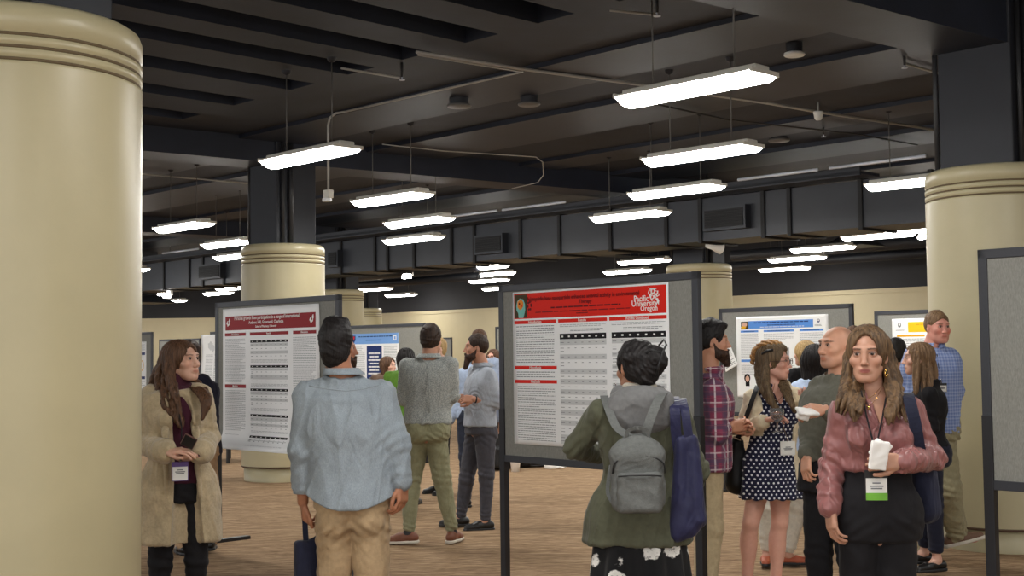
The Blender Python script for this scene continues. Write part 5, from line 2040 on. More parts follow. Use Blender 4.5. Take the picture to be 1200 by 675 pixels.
def tote(o, W, Hh, Dp, mat, strap_pts, seed=0, strap_r=.012, rz=0, flap=False):
    """slack cloth tote around the origin of o (top edge at z=0)"""
    F = Field(_v((-W, -Dp - .08, -Hh - .08)), _v((W, Dp + .08, .12)), .006)
    R = rotm(rz)
    F.add(rbox((0, 0, -Hh / 2), (W / 2, Dp / 2, Hh / 2), R, min(.025, Dp / 2 - .002)), .01)
    F.add(rbox((.0, 0, -.01), (W / 2 * .97, Dp * .22, .03), R, .008), .02)
    F.disp(lambda x, y, z: -.012 * wn(x, y, z * .7, 14, seed, 4) * (1) - .006 * ridge(wn(x, y, z, 24, seed + 2, 3), 2))
    V, Q = F.mesh()
    mesh_obj('bag_body', V, Q, mat, o, True)
    for st in strap_pts:
        m = MB(); m.ribbon(st, strap_r * 2, .006)
        m.build('strap', mat, o)


M_NAVY = F_('navy_canvas', (32, 35, 54), fold=.5)
M_NAVY2 = F_('navy_nylon', (40, 41, 72), fold=.6, rough=.5)
M_BAGBLK = plain('black_bag_leather', srgb(20, 20, 22), .5, 0, .4, .3, 60)


# ---- 6 man with sage trousers
def p_sage():
    P = Person('man seen from behind in a grey patterned shirt and sage green trousers, arms folded', 500, 10.6, 1.80, 182,
               head=(505.5, 399, .02), hyaw=165, skin=(200, 150, 124), vox=.006, wide=1.0,
               joints={'shL': (478, 430, 0), 'shR': (527, 428, 0), 'elL': (474, 466, .02), 'elR': (530, 464, .03), 'wrL': (500, 462, .26), 'wrR': (508, 455, .28),
                       'hpL': (491, 504, 0), 'hpR': (510, 504, 0), 'knL': (483, 561, .05), 'knR': (518, 561, .0), 'anL': (479, 625, .0), 'anR': (530, 624, .02)},
               feet={'L': (-1, -.12), 'R': (.35, .9)})
    P.set_hand('L', (1, .1, 0), (0, -1, 0)); P.set_hand('R', (-1, .1, 0), (0, -1, 0))
    P.body(sock=(24, 24, 30))
    P.pants('trousers', F_('sage_chino', (140, 138, 108), fold=.8), .014, ankle=1.35, knee=1.32, vox=.007, fold=.008, seat=1.15, zcuff=.075, zwaist=.60, split=True)
    for sd in 'LR': P.shoe(sd, M_SHOEBRN, M_SOLEW)
    SH = speckled('grey_patterned_cotton', (178, 181, 176), (138, 143, 142), 170)
    P.top('shirt', SH, .548 * P.H, .022, sleeve=.72, sl_r=(1.3, 1.35, 1.3), fold=.006, neck=.02, seed=21, vox=.0065, hem_flare=.012)
    P.collar(SH, r=1.19, hgt=.03)
    m = P.tube('seam', SH, [P.px(504, 436, -.165), P.px(503, 460, -.165), P.px(503, 484, -.14)], .003, 5)
    short_hair(P, M_HAIR_DKB, .012, .014, .005, 5, low=-.05)
    return P


# ---- 7 bearded man
def p_beard():
    P = Person('bearded man with slicked back hair in a light blue shirt and charcoal trousers, facing left', 560, 11.5, 1.765, -72,
               head=(558, 408, .02), hyaw=-80, skin=(196, 144, 118), vox=.005,
               joints={'shL': (572, 440, -.10), 'shR': (558, 437, .16), 'elL': (583, 472, -.10), 'elR': (564, 466, .20), 'wrL': (556, 468, -.16), 'wrR': (550, 466, .06),
                       'hpL': (568, 508, -.06), 'hpR': (558, 508, .08), 'knL': (570, 556, -.08), 'knR': (547, 560, .08), 'anL': (569, 611, -.06), 'anR': (540, 606, .12)},
               feet={'L': (-1, -.25), 'R': (-1, .0)})
    P.set_hand('L', (-1, .1, .05), (0, .6, -.3), curl=(40, 45, 35), spread=2)
    P.set_hand('R', (-1, -.35, .0), (0, -.6, .4), curl=(35, 45, 35), spread=2)
    P.body()
    SH = chambray('light_grey_blue_cotton', (172, 179, 190))
    P.pants('trousers', F_('charcoal_wool', (74, 74, 82), fold=.6), .013, ankle=1.25, knee=1.25, vox=.007, zcuff=.065, zwaist=.585, fold=.006)
    for sd in 'LR': P.shoe(sd, M_SHOEBLK)
    P.top('shirt', SH, .515 * P.H, .022, sleeve=.72, sl_r=(1.25, 1.35, 1.5), fold=.005, neck=.02, seed=31, vox=.0065, hem_flare=.01)
    P.collar(SH, r=1.19, hgt=.03)
    watch(P, 'L')
    short_hair(P, M_HAIR_DKB, .006, .010, .002, 6, low=-.03, face=(.063, .108, .120), fc=(0, -.112, -.035))
    beard_part(P, M_BEARD, .075, seed=2, fwd=.02)
    lanyard(P, [(556, 440, -.10), (551, 470, -.12), (549, 500, -.08)], M_CORDB, (549, 500), .06, .07, dd=-.06, yaw=-72) if False else None
    return P


# ---- 11 woman with the olive coat
def p_olive():
    P = Person('woman seen from behind in an olive hooded coat and black floral skirt', 745, 5.9, 1.61, 182,
               head=(746, 432, .0), hyaw=206, hpitch=4, female=True, skin=(178, 128, 100), vox=.005, wide=1.04, hs=1.06,
               joints={'shL': (706, 484, 0), 'shR': (790, 482, 0), 'elL': (674, 524, .12), 'elR': (815, 552, .0), 'wrL': (700, 533, .32), 'wrR': (800, 590, .18)})
    P.set_hand('L', (.5, .8, .3), (0, 0, -1)); P.set_hand('R', (-.4, .8, -.4), (-1, 0, 0))
    P.body()
    OL = F_('olive_coat_cotton', (84, 85, 68), fold=.6)
    h = P.H
    P.top('coat', OL, .425 * h, .034, sleeve=.98, sl_r=(1.5, 1.7, 1.7), fold=.008, neck=.03, seed=41, vox=.006, hem_flare=.055, foldf=12, armfold=.008, shoulder=1.45, neckr=1.3, kx=lambda z: 1.0)
    # skirt
    F = P.field([P.hpc, P.hpc - _v((0, 0, .6))], .30, .007)
    hx, hy = float(P.hpc[0]), float(P.hpc[1])
    ox = P.R.T @ P.hpc
    F.add(loft([(.20 * h, .235, .20, ox[0], ox[1]), (.34 * h, .225, .19, ox[0], ox[1]), (.50 * h, .185, .14, ox[0], ox[1]), (.60 * h, .14, .10, ox[0], ox[1])], P.yaw, rnd_=.01), .01)
    F.disp(lambda x, y, z: -.014 * np.sin(np.arctan2(y - hy, x - hx) * 11 + 2 * np.sin(z * 3)) * np.clip((.62 * h - z) * 2, 0, 1))
    P.part('skirt', F, floral('black_floral_cotton'))
    for sd in 'LR': P.shoe(sd, M_SHOEBLK, flat=True)
    # hood hanging on the back
    F = P.field([P.nb], .30, .0055)
    GR = F_('grey_hood_jersey', (112, 112, 112), fold=.4)
    back = lambda x, y, z: P.nb + P.R @ _v((x, y, z))
    F.add(ell(back(0, .095, -.055), _v((.150, .070, .110)), P.R), .02)
    F.add(ell(back(0, .08, .0), _v((.140, .085, .050)), P.R), .03)
    F.add(rcone(back(-.09, .02, .02), back(-.055, -.06, .0), .035, .028), .03); F.add(rcone(back(.09, .02, .02), back(.055, -.06, .0), .035, .028), .03)
    F.sub(ell(back(0, .02, .055), _v((.075, .07, .06)), P.R), .015)
    F.disp(lambda x, y, z: -.008 * ridge(wn(x, y, z * 1.6, 16, 3, 4), 2))
    P.part('hood', F, GR)
    F = P.field([P.nb], .24, .005)
    F.add(rcone(back(-.055, .045, .045), back(.055, .045, .045), .026, .026), .01)
    F.add(rcone(back(-.055, .045, .045), back(-.075, -.03, .025), .026, .022), .01); F.add(rcone(back(.055, .045, .045), back(.075, -.03, .025), .026, .022), .01)
    P.part('hood_lining', F, fleece('cream_hood_lining', (170, 160, 144)))
    # hair with a twisted bun and claw
    F = P.hfield(.2, .2)
    P.hair_cap(F, .014, low=-.045, top=.004)
    F.add(ell(P.px(766, 424, -.085), _v((.062, .050, .072)), rotm(0, 0, .3)), .018)
    F.add(ell(P.px(757, 437, -.075), _v((.055, .045, .060))), .02)
    F.add(rcone(P.px(735, 420, -.09), P.px(766, 410, -.10), .022, .020), .015)
    P.cut_face(F, (.064, .108, .120), (0, -.112, -.035))
    for sg in (-1, 1): F.sub(ell(P.hp(sg * .082, -.004, -.010), _v((.022, .026, .034)), P.HR), .006)
    c0 = P.px(766, 424, -.10)
    F.disp(lambda x, y, z: -.0022 * np.sin(np.sqrt((x - c0[0]) ** 2 + (z - c0[2]) ** 2) * 260 + 5 * wn(x, y, z, 30, 4, 3)) - .004 * wn(x, y, z, 48, 2, 3) - .003 * wn(x, y, z, 110, 6, 3), .03)
    P.part('hair', F, M_HAIR_BLK)
    cl = P.tube('hair_clip', M_DARKPL, [P.px(772, 405, -.13), P.px(778, 398, -.12), P.px(781, 404, -.14), P.px(776, 414, -.16), P.px(772, 428, -.165), P.px(770, 440, -.15)], .005, 6)
    P.tube('hair_clip', M_DARKPL, [P.px(758, 414, -.15), P.px(764, 410, -.165), P.px(776, 414, -.16)], .005, 6)
    P.tube('earring', M_SILVER, [P.px(721, 449, -.0), P.px(721.5, 453, -.0)], .003, 6)
    # backpack
    bp = empty('backpack', tuple(float(t) for t in (P.px(748, 600, -.30) + _v(P.o))), label='small grey canvas backpack on the back of the woman in the olive coat', cat='backpack')
    G = plain('grey_backpack_canvas', srgb(104, 106, 104), .85, 0, .2, .5, 220, .12)
    s_ = 5.6 / 1500
    w2 = 33 * s_
    F = Field(_v((-.22, -.16, -.04)), _v((.22, .16, .48)), .0045)
    F.add(rbox((0, 0, .17), (w2, .065, .17), None, .05), .01)
    F.add(ell((0, 0.0, .29), (w2 * .88, .062, .105)), .04)
    F.disp(lambda x, y, z: -.006 * wn(x, y, z, 18, 5, 4) - .003 * ridge(wn(x, y, z, 40, 8, 3), 2))
    V, Q = F.mesh(); mesh_obj('main_compartment', V, Q, G, bp, True)
    F = Field(_v((-.22, -.16, -.04)), _v((.22, .06, .40)), .0045)
    F.add(rbox((0, -.066, .105), (w2 * .84, .034, .10), None, .028), .01)
    F.disp(lambda x, y, z: -.005 * wn(x, y, z, 20, 6, 4) - .003 * ridge(wn(x, y, z, 40, 9, 3), 2))
    V, Q = F.mesh(); mesh_obj('front_pocket', V, Q, G, bp, True)
    zm = plain('dark_zip', srgb(34, 34, 36), .6)
    arc = [(-w2 * .98, -.05, .20)] + [(-w2 * math.cos(t) * .95, -.058 - .012 * math.sin(t), .235 + .055 * math.sin(t)) for t in [PI * i / 12 for i in range(13)]] + [(w2 * .98, -.05, .20)]
    m = MB(); m.tube(arc, .0045, 6); m.build('zip', zm, bp)
    m = MB(); m.tube([(-w2 * .8, -.096, .19), (-w2 * .4, -.108, .195), (w2 * .4, -.108, .195), (w2 * .8, -.096, .19)], .004, 6); m.build('zip', zm, bp)
    m = MB(); m.ribbon([(-.05, -.02, .375), (-.045, -.03, .41), (0, -.035, .425), (.045, -.03, .41), (.05, -.02, .375)], 0.018, .006); m.build('top_handle', G, bp)
    bo = _v(bp.location) - _v(P.o)
    bp.scale = (.94, 1, .86)
    def bpt(a, b, dd):
        q = P.px(a, b, dd) - bo
        return Vector((float(q[0]) / .94, float(q[1]), float(q[2]) / .86))
    m = MB(); m.ribbon([bpt(756, 512, -.28), bpt(761, 494, -.285), bpt(770, 472, -.24), bpt(778, 460, -.12), bpt(784, 464, .06)], 0.042, .006); m.build('shoulder_strap', G, bp)
    m = MB(); m.ribbon([bpt(738, 512, -.26), bpt(722, 500, -.22), bpt(712, 476, -.12), bpt(708, 464, .04)], 0.040, .006); m.build('shoulder_strap', G, bp)
    m = MB(); m.ribbon([bpt(718, 590, -.26), bpt(712, 575, -.20), bpt(716, 545, -.18)], 0.018, .006); m.build('side_strap', G, bp)
    # navy shoulder tote
    o = empty('tote_bag', tuple(float(t) for t in (P.px(807, 528, -.14) + _v(P.o))), label='navy nylon tote slung over the right shoulder of the woman in the olive coat', cat='bag')
    oo = _v(o.location) - _v(P.o)
    L = lambda a, b, dd: Vector([float(t) for t in (P.px(a, b, dd) - oo)])
    F = Field(_v((-.16, -.12, -.46)), _v((.16, .14, .10)), .006)
    F.add(rcone((-.035, 0, .04), (-.045, 0, -.32), .022, .040), .03)
    F.add(rcone((.02, 0, .05), (.030, 0, -.30), .020, .042), .03)
    F.add(rcone((-.055, 0, -.37), (.0, 0, -.35), .028, .028), .03)
    F.disp(lambda x, y, z: -.007 * ridge(wn(x, y, z * .35, 26, 8, 4), 2) - .004 * wn(x, y, z * .5, 20, 9, 3))
    V, Q = F.mesh(); mesh_obj('bag_body', V, Q, M_NAVY2, o, True)
    m = MB(); m.ribbon([L(796, 535, -.12), L(792, 505, -.155), L(791, 482, -.165), L(790, 469, -.09), L(790, 466, .0), L(791, 480, .10)], 0.046, .006); m.build('strap', M_NAVY2, o)
    m = MB(); m.ribbon([L(812, 540, -.13), L(806, 505, -.155), L(803, 484, -.15), L(800, 471, -.08), L(799, 468, .0), L(799, 484, .10)], 0.040, .006); m.build('strap', M_NAVY2, o)
    return P


# ---- 12 plaid shirt man
def p_plaid():
    P = Person('dark bearded man in a maroon plaid shirt, half hidden by the centre board', 824, 7.85, 1.745, 86,
               head=(834, 401, .0), hyaw=86, skin=(206, 152, 124), vox=.005,
               joints={'shR': (836, 458, -.17), 'shL': (830, 455, .17), 'elR': (841, 508, -.18), 'elL': (843, 505, .16), 'wrR': (854, 500, -.12), 'wrL': (856, 498, .00)})
    P.set_hand('R', (1, .25, .05), (0, .6, .2), curl=(30, 35, 30)); P.set_hand('L', (1, -.25, .05), (0, -.6, -.2), curl=(30, 35, 30))
    P.body()
    P.pants('trousers', F_('khaki_cotton', (186, 168, 134), fold=.6), .018, ankle=1.5, knee=1.45, vox=.008)
    for sd in 'LR': P.shoe(sd, M_SHOEBRN)
    PL = plaid('maroon_plaid', (140, 62, 88), [(2, .10, .1, .030, (86, 72, 98), .7), (1, .10, .3, .03, (92, 74, 100), .7), (2, .10, .55, .008, (224, 206, 212), .7), (1, .10, .75, .012, (226, 212, 218), .75), (0, .10, .3, .030, (92, 70, 96), .6),
                                                (0, .085, .72, .010, (220, 208, 212), .75), (2, .04, .2, .004, (150, 84, 100), .6)])
    P.top('shirt', PL, .475 * P.H, .026, sleeve=.80, sl_r=(1.35, 1.45, 1.55), fold=.005, neck=.02, seed=51, vox=.0065, hem_flare=.02)
    P.collar(PL, r=1.18, hgt=.03)
    short_hair(P, M_HAIR_BLK, .010, .018, .006, 7, low=-.035, quiff=[((0, -.045, .100), (.056, .055, .030))])
    beard_part(P, M_BEARD, .035, seed=5, fwd=.012)
    return P


# ---- 13 polka dot woman
def p_dots():
    P = Person('woman in glasses, cream cardigan and navy polka dot dress, holding a small glass', 906, 8.0, 1.62, 14,
               head=(907, 424.5, -.02), hyaw=62, hpitch=2, female=True, skin=(222, 170, 150), vox=.0042, wide=1.08,
               joints={'shR': (882, 466, 0), 'shL': (932, 464, .0), 'elR': (868, 506, .02), 'elL': (948, 500, .06), 'wrR': (895, 494, -.20), 'wrL': (946, 470, -.14),
                       'knR': (880, 612, -.03), 'knL': (914, 612, .02), 'hpR': (893, 556, 0), 'hpL': (914, 556, 0), 'anR': (875, 688, .02), 'anL': (908, 690, .05)})
    P.set_hand('R', (.92, -.15, .28), (.1, -.35, -.9), curl=(20, 30, 20), spread=7, thumb=50)
    P.set_hand('L', (-.3, -.4, .85), (-.3, -.8, -.4), curl=(40, 50, 40))
    P.body(leg=1.0, chest=.0, brow=(120, 84, 60), cheek=.5)
    h = P.H
    DOT = dots('navy_polka_dot_cotton', (30, 31, 58), (232, 232, 236), .031, .20, .0)
    ox = P.R.T @ P.hpc
    # dress
    F = P.top('dress', DOT, .60 * h, .012, sleeve=.06, sl_r=(1.2, 1.2, 1), fold=.003, neck=.0, zneck=.835, bust=.036, vox=.0055, build=False, armfold=0, seed=6,
              cuts=[rcone(P.nb + P.R @ _v((0, -.05, -.01)), P.nb + P.R @ _v((0, -.10, -.085)), .040, .010)])
    F2 = P.field([P.shc, P.hpc - _v((0, 0, .32)), P.hp(0, 0, 0)], .34, .0055)
    F2.d[:] = .2
    st = P.torso(.545 * h, .835 * h, .012)
    F2.add(loft(st, P.yaw, rnd_=.012), .01)
    for sg in (-1, 1):
        c = P.hpc * .24 + P.shc * .76 + P.R @ _v((sg * .043 * h, -.050 * h, 0)); F2.add(ell(c, _v((.038 * h, .036 * h, .038 * h)), P.R), .03)
    F2.add(loft([(.396 * h, .205, .165, ox[0], ox[1]), (.47 * h, .200, .150, ox[0], ox[1]), (.54 * h, .180, .130, ox[0], ox[1]), (.60 * h, .140, .100, ox[0], ox[1]), (.625 * h, .126, .092, ox[0], ox[1])], P.yaw, rnd_=.006), .02)
    hx, hy = float(P.hpc[0]), float(P.hpc[1])
    F2.disp(lambda x, y, z: -.006 * np.sin(np.arctan2(y - hy, x - hx) * 13 + 2 * np.sin(z * 5)) * np.clip((.60 * h - z) * 5, 0, 1) - .002 * wn(x, y, z, 30, 5, 3))
    F2.sub(rcone(P.nb + P.R @ _v((0, -.03, .02)), P.nb + P.R @ _v((0, -.13, -.115)), .052, .008), .004)
    P.part('dress', F2, DOT)
    # cardigan open in front
    CR = F_('cream_knit', (222, 208, 178), fold=.45)
    fr = lambda x, y, z: P.R @ _v((x, y, z))
    zc = _v((P.hpc[0], P.hpc[1], 0))
    cuts = [rbox(P.shc * .5 + P.hpc * .5 + fr(-.005, -.20, .06), (.098, .19, .62), P.R, .03)]
    cuts.append(rbox(zc + fr(-.16, -.02, .50 * h), (.16, .40, .135 * h), P.R, .03))
    P.top('cardigan', CR, .445 * h, .024, sleeve=.96, sl_r=(1.2, 1.3, 1.5), fold=.005, neck=.0, seed=61, vox=.006, cuts=cuts, neckr=1.35)
    # bracelet, necklace
    watch(P, 'R')
    P.tube('necklace', M_GOLD, [P.hp(-.045, -.02, -.135), P.px(904, 465, -.12), P.px(911, 470.5, -.135), P.px(917, 464, -.10)], .0014, 5)
    for sd in 'LR': P.shoe(sd, M_SHOEBLK, flat=True)
    # hair: swept up crown, bun behind, long straight lengths
    F = P.hfield(.2, .36, .0045)
    P.hair_cap(F, .012, low=-.05, top=.006)
    F.add(ell(P.hp(0, .0, .088), _v((.062, .080, .034)), P.HR), .02)
    P.cut_face(F, (.066, .110, .122), (0, -.112, -.032))
    P.locks(F, [(894, 410, .02), (891, 435, .0), (896, 458, -.10), (907, 476, -.15), (915, 484, -.15)], [.026, .03, .026, .018, .006], 24, .009, .002, 21)
    P.locks(F, [(900, 408, -.04), (897, 435, -.07), (901, 460, -.14), (911, 484, -.16)], [.018, .022, .018, .006], 18, .008, .002, 22)
    P.locks(F, [(908, 432, .06), (916, 446, .0), (922, 460, -.12), (927, 474, -.16), (932, 484, -.15)], [.024, .026, .024, .018, .006], 20, .009, .002, 23)
    P.strands(F, .002, 56, .1, 4, band=.012)
    P.part('hair', F, M_HAIR_ASH)
    F = P.hfield(.2, .12, .0045)
    F.add(ell(P.px(888, 413, .04), _v((.042, .046, .044))), .02); F.add(ell(P.px(897, 405, .0), _v((.050, .05, .030))), .03)
    F.add(ell(P.px(906, 404, -.01), _v((.055, .062, .030)), rotm(0, 0, 0)), .03); F.add(ell(P.px(882, 421, .04), _v((.016, .02, .040))), .02)
    c1 = P.px(888, 413, .04)
    F.disp(lambda x, y, z: -.004 * np.sin(np.sqrt((x - c1[0]) ** 2 + (z - c1[2]) ** 2) * 260 + 2 * wn(x, y, z, 25, 4, 3)), .03)
    P.part('hair_bun', F, M_HAIR_GLD, label='golden brown twisted bun and crown')
    P.tube('hair_clip', M_DARKPL, [P.px(893, 415, -.06), P.px(899, 411, -.10), P.px(906, 410, -.10)], .008, 6)
    # glasses
    FR = plain('glasses_frame', srgb(60, 34, 34), .3)
    for sg in (-1, 1):
        c = P.hp(sg * .032, -.106, .008)
        ring = [c + P.HR @ _v((math.cos(t) * .0235, 0, math.sin(t) * .0185)) for t in [2 * PI * i / 20 for i in range(21)]]
        P.tube('glasses_rim', FR, ring, .0022, 6)
        P.tube('glasses_temple', FR, [P.hp(sg * .056, -.104, .012), P.hp(sg * .078, -.06, .010), P.hp(sg * .082, .01, .006)], .0022, 6)
    P.tube('glasses_bridge', FR, [P.hp(-.009, -.108, .012), P.hp(0, -.112, .014), P.hp(.009, -.108, .012)], .0022, 6)
    # white badge hanging at the waist
    lanyard(P, [(905, 458, -.10), (915, 490, -.18), (923, 516, -.17)], M_SILVER, (923, 517), .098, .085, dd=-.185, back=M_WHITE)
    # glass held by the stem
    g = empty('drinking_glass', tuple(float(t) for t in (P.px(911, 507, -.27) + _v(P.o))), label='small clear stemmed glass held by the woman in the polka dot dress', cat='glass')
    GL = NT('clear_glass'); GL.set(Roughness=.03); GL.b.inputs['Transmission Weight'].default_value = .92; GL.base((.95, .97, 1, 1))
    MB().lathe([(.001, .0), (.034, .001), (.034, .004), (.006, .010), (.005, .055), (.014, .065), (.034, .080), (.042, .105), (.043, .145), (.040, .145), (.038, .108), (.030, .086), (.001, .070)], n=28).build('goblet', GL.m, g)
    MB().lathe([(.001, .078), (.028, .088), (.036, .105), (.001, .105)], n=24).build('drink', plain('drink_amber', srgb(120, 70, 40), .1), g)
    # black shoulder bag
    o = empty('shoulder_bag', tuple(float(t) for t in (P.px(861, 516, .02) + _v(P.o))), label='black slouchy shoulder bag hanging beside the woman in the polka dot dress', cat='bag')
    oo = _v(o.location) - _v(P.o)
    L = lambda a, b, dd: Vector([float(t) for t in (P.px(a, b, dd) - oo)])
    F = Field(_v((-.16, -.14, -.42)), _v((.16, .16, .10)), .006)
    F.add(rcone((.01, 0, -.02), (-.005, 0, -.26), .045, .066), .05); F.add(rcone((.045, 0, -.10), (.03, 0, -.28), .03, .045), .04)
    F.disp(lambda x, y, z: -.008 * wn(x, y, z, 16, 8, 4))
    V, Q = F.mesh(); mesh_obj('bag_body', V, Q, M_BAGBLK, o, True)
    m = MB(); m.ribbon([L(862, 520, .0), L(872, 495, -.10), L(884, 462, -.13), L(888, 452, -.02), L(886, 460, .09)], 0.028, .006); m.build('strap', M_BAGBLK, o)
    m = MB(); m.tube([L(868, 516, -.03), L(858, 512, -.06), L(855, 525, -.07), L(857, 538, -.075)], .005, 6); m.build('cord', plain('beige_cord', srgb(200, 186, 160), .7), o)
    return P


# ---- 15 bald man
def p_bald():
    P = Person('man with a shaved head in a grey green sweater and black trousers, facing left', 974, 6.85, 1.69, -42,
               head=(981, 407, .0), hyaw=-66, skin=(212, 160, 132), vox=.0042,
               joints={'shR': (962, 455, .10), 'shL': (1002, 458, -.05), 'elR': (950, 508, .08), 'elL': (1004, 512, -.10), 'wrR': (945, 533, -.06), 'wrL': (968, 480, -.26),
                       'hpR': (962, 566, .03), 'hpL': (982, 566, -.03)})
    P.set_hand('R', (-.12, -.3, -1), (.7, .3, -.2), curl=(30, 50, 40), spread=2, thumb=25)
    P.set_hand('L', (-1, -.1, .12), (.0, .5, -.8), curl=(35, 45, 30), spread=3, thumb=30)
    P.body(stub=(120, 100, 84), brow=(60, 44, 36), shave=(150, 112, 94))
    P.pants('trousers', M_BLACKPANT, .014, ankle=1.4, knee=1.4, vox=.007, zwaist=.605)
    for sd in 'LR': P.shoe(sd, M_SHOEBLK)
    SW = F_('grey_green_sweater', (98, 97, 86), fold=.4)
    P.top('sweater', SW, .572 * P.H, .022, sleeve=.97, sl_r=(1.25, 1.3, 1.3), fold=.005, neck=.012, seed=71, vox=.0065, neckr=1.02, collar=.015)
    o = empty('paper_napkin', tuple(float(t) for t in (P.px(946, 482, -.33) + _v(P.o))), label='crumpled white napkin in the raised hand of the man with the shaved head', cat='napkin')
    F = Field(_v((-.09, -.06, -.06)), _v((.09, .06, .06)), .004)
    F.add(rbox((0, 0, 0), (.055, .035, .008), rotm(.2, .4, .1), .006), .01); F.add(rbox((-.02, 0, -.02), (.035, .010, .025), rotm(.2, 0, .3), .006), .01)
    F.disp(lambda x, y, z: -.006 * wn(x, y, z, 50, 8, 4)); V, Q = F.mesh(); mesh_obj('paper', V, Q, M_WHT, o, True)
    return P


# ---- 16 pink blouse woman
def p_pink():
    P = Person('woman with long wavy hair in a dusty pink satin blouse and black trousers', 1026, 5.2, 1.655, -6,
               head=(1017, 417, -.02), hyaw=-24, hpitch=2, female=True, skin=(192, 146, 122), vox=.0031, wide=1.0, lip=(160, 92, 84),
               joints={'shR': (989, 484, 0), 'shL': (1064, 480, 0), 'elR': (975, 548, .03), 'elL': (1094, 536, .0), 'wrR': (973, 596, -.06), 'wrL': (1056, 541, -.22),
                       'hpL': (1047, 598, 0), 'hpR': (1009, 598, 0), 'knL': (1050, 690, -.02), 'knR': (1008, 690, .03)})
    P.set_hand('R', (.05, -.12, -1), (.9, .3, 0), curl=(22, 30, 25), spread=3, thumb=28)
    P.set_hand('L', (-1, -.25, .06), (-.1, .55, -.1), curl=(32, 50, 35), spread=4, thumb=35)
    P.body(chest=.006, brow=(70, 50, 38), cheek=.2, smile=-.1)
    h = P.H
    P.pants('trousers', M_BLACKPANT, .010, ankle=2.1, knee=1.55, vox=.006, zwaist=.662, fold=.004, thigh=1.12, hipg=1.0)
    for sd in 'LR': P.shoe(sd, M_SHOEBLK)
    SA = satin('dusty_pink_satin', (146, 95, 93))
    fr = lambda x, y, z: P.R @ _v((x, y, z))
    P.top('blouse', SA, .642 * h, .018, sleeve=.97, sl_r=(1.2, 1.38, 1.55), fold=.006, neck=.012, seed=82, vox=.0048, bust=.040, armfold=.009, foldf=15, shoulder=1.3,
          cuts=[rcone(P.nb + fr(0, -.050, .03), P.nb + fr(.002, -.150, -.125), .050, .012)])
    # placket and collar points
    F = P.field([P.nb], .25, .004)
    for sg in (-1, 1):
        F.add(rcone(P.nb + fr(sg * .052, .0, .022), P.nb + fr(sg * .036, -.088, -.035), .010, .011), .01)
        F.add(rcone(P.nb + fr(sg * .036, -.088, -.035), P.nb + fr(sg * .012, -.118, -.105), .011, .006), .01)
    F.add(rcone(P.nb + fr(-.052, .0, .022), P.nb + fr(0, .052, .030), .010, .010), .01); F.add(rcone(P.nb + fr(.052, .0, .022), P.nb + fr(0, .052, .030), .010, .010), .01)
    P.part('collar', F, SA)
    P.tube('placket', SA, [P.nb + fr(.004, -.130, -.11), P.px(1024, 505, -.175), P.px(1024, 525, -.165), P.px(1024, 543, -.135)], .009, 8, sx=.35)
    # hair
    F = P.hfield(.22, .36, .0042)
    P.hair_cap(F, .013, low=-.05, top=.004)
    def lock(p, r, kk=.02):
        q = [P.px(*x) for x in p]
        for i in range(len(q) - 1): F.add(rcone(q[i], q[i + 1], r[i], r[i + 1]), kk)
    lock([(1020, 440, .11), (1022, 460, .10), (1022, 486, .13)], [.065, .070, .04])
    P.locks(F, [(1008, 390, .02), (999, 415, .03), (996, 440, .0), (993, 465, -.08), (983, 488, -.11)], [.012, .022, .030, .034, .022], 22, .0085, .009, 11, wfreq=12)
    P.locks(F, [(1010, 388, .05), (1002, 425, .05), (1001, 455, -.04), (1003, 478, -.13), (1001, 496, -.15)], [.016, .028, .030, .028, .014], 22, .0085, .009, 12, wfreq=12)
    P.locks(F, [(1024, 387, .0), (1036, 402, -.02), (1041, 430, -.01), (1047, 460, -.07), (1060, 494, -.12)], [.010, .020, .026, .034, .022], 22, .0085, .009, 13, wfreq=12)
    P.locks(F, [(1024, 387, .05), (1041, 420, .05), (1045, 450, .01), (1046, 475, -.12), (1042, 498, -.16)], [.016, .030, .034, .030, .014], 24, .0085, .009, 14, wfreq=12)
    P.cut_face(F, (.058, .118, .134), (.0, -.114, -.030), .008)
    F.sub(rcone(P.hp(0, -.115, .045), P.hp(.006, -.09, .105), .016 * P.hs, .003), .012)
    P.strands(F, .002, 70, .4, 9, band=.012)
    P.part('hair', F, M_HAIR_WAVY)
    # jewellery
    P.tube('necklace', M_GOLD, [P.px(1001, 455, -.03), P.px(1008, 463, -.085), P.px(1016, 468, -.10), P.px(1024, 463, -.09), P.px(1032, 454, -.04)], .0011, 5)
    P.tube('necklace', M_GOLD, [P.px(1003, 458, -.05), P.px(1011, 470, -.10), P.px(1018, 478, -.115), P.px(1026, 468, -.10), P.px(1033, 456, -.045)], .0010, 5)
    P.tube('pendant', M_GOLD, [P.px(1017.5, 476, -.122), P.px(1017.8, 480, -.124)], .0035, 6)
    P.tube('earring', M_GOLD, [P.px(1038.5, 432, -.06), P.px(1037, 437, -.065), P.px(1038, 442, -.065), P.px(1040, 439, -.06)], .0030, 6)
    P.tube('ring', M_GOLD, [P.J['wrL'] + _v((-.092, -.02 + .012 * math.cos(t), .004 + .012 * math.sin(t))) for t in [2 * PI * i / 14 for i in range(15)]], .0022, 6)
    lanyard(P, None, M_CORDB, (1026.5, 551), .088, .118, dd=-.185, green=M_GREEN)
    P.tube('lanyard', M_CORDB, [P.px(1008, 452, .0), P.px(1010, 462, -.09), P.px(1016, 490, -.155), P.px(1022, 514, -.195), P.px(1026, 545, -.19)], .0034, 6)
    P.tube('lanyard', M_CORDB, [P.px(1041, 452, .0), P.px(1038, 468, -.09), P.px(1034, 490, -.155), P.px(1029, 514, -.195), P.px(1026.5, 545, -.19)], .0034, 6)
    # napkin
    o = empty('paper_napkin', tuple(float(t) for t in (P.px(1030, 534, -.275) + _v(P.o))), label='folded white napkin held at the waist by the woman in the pink blouse', cat='napkin')
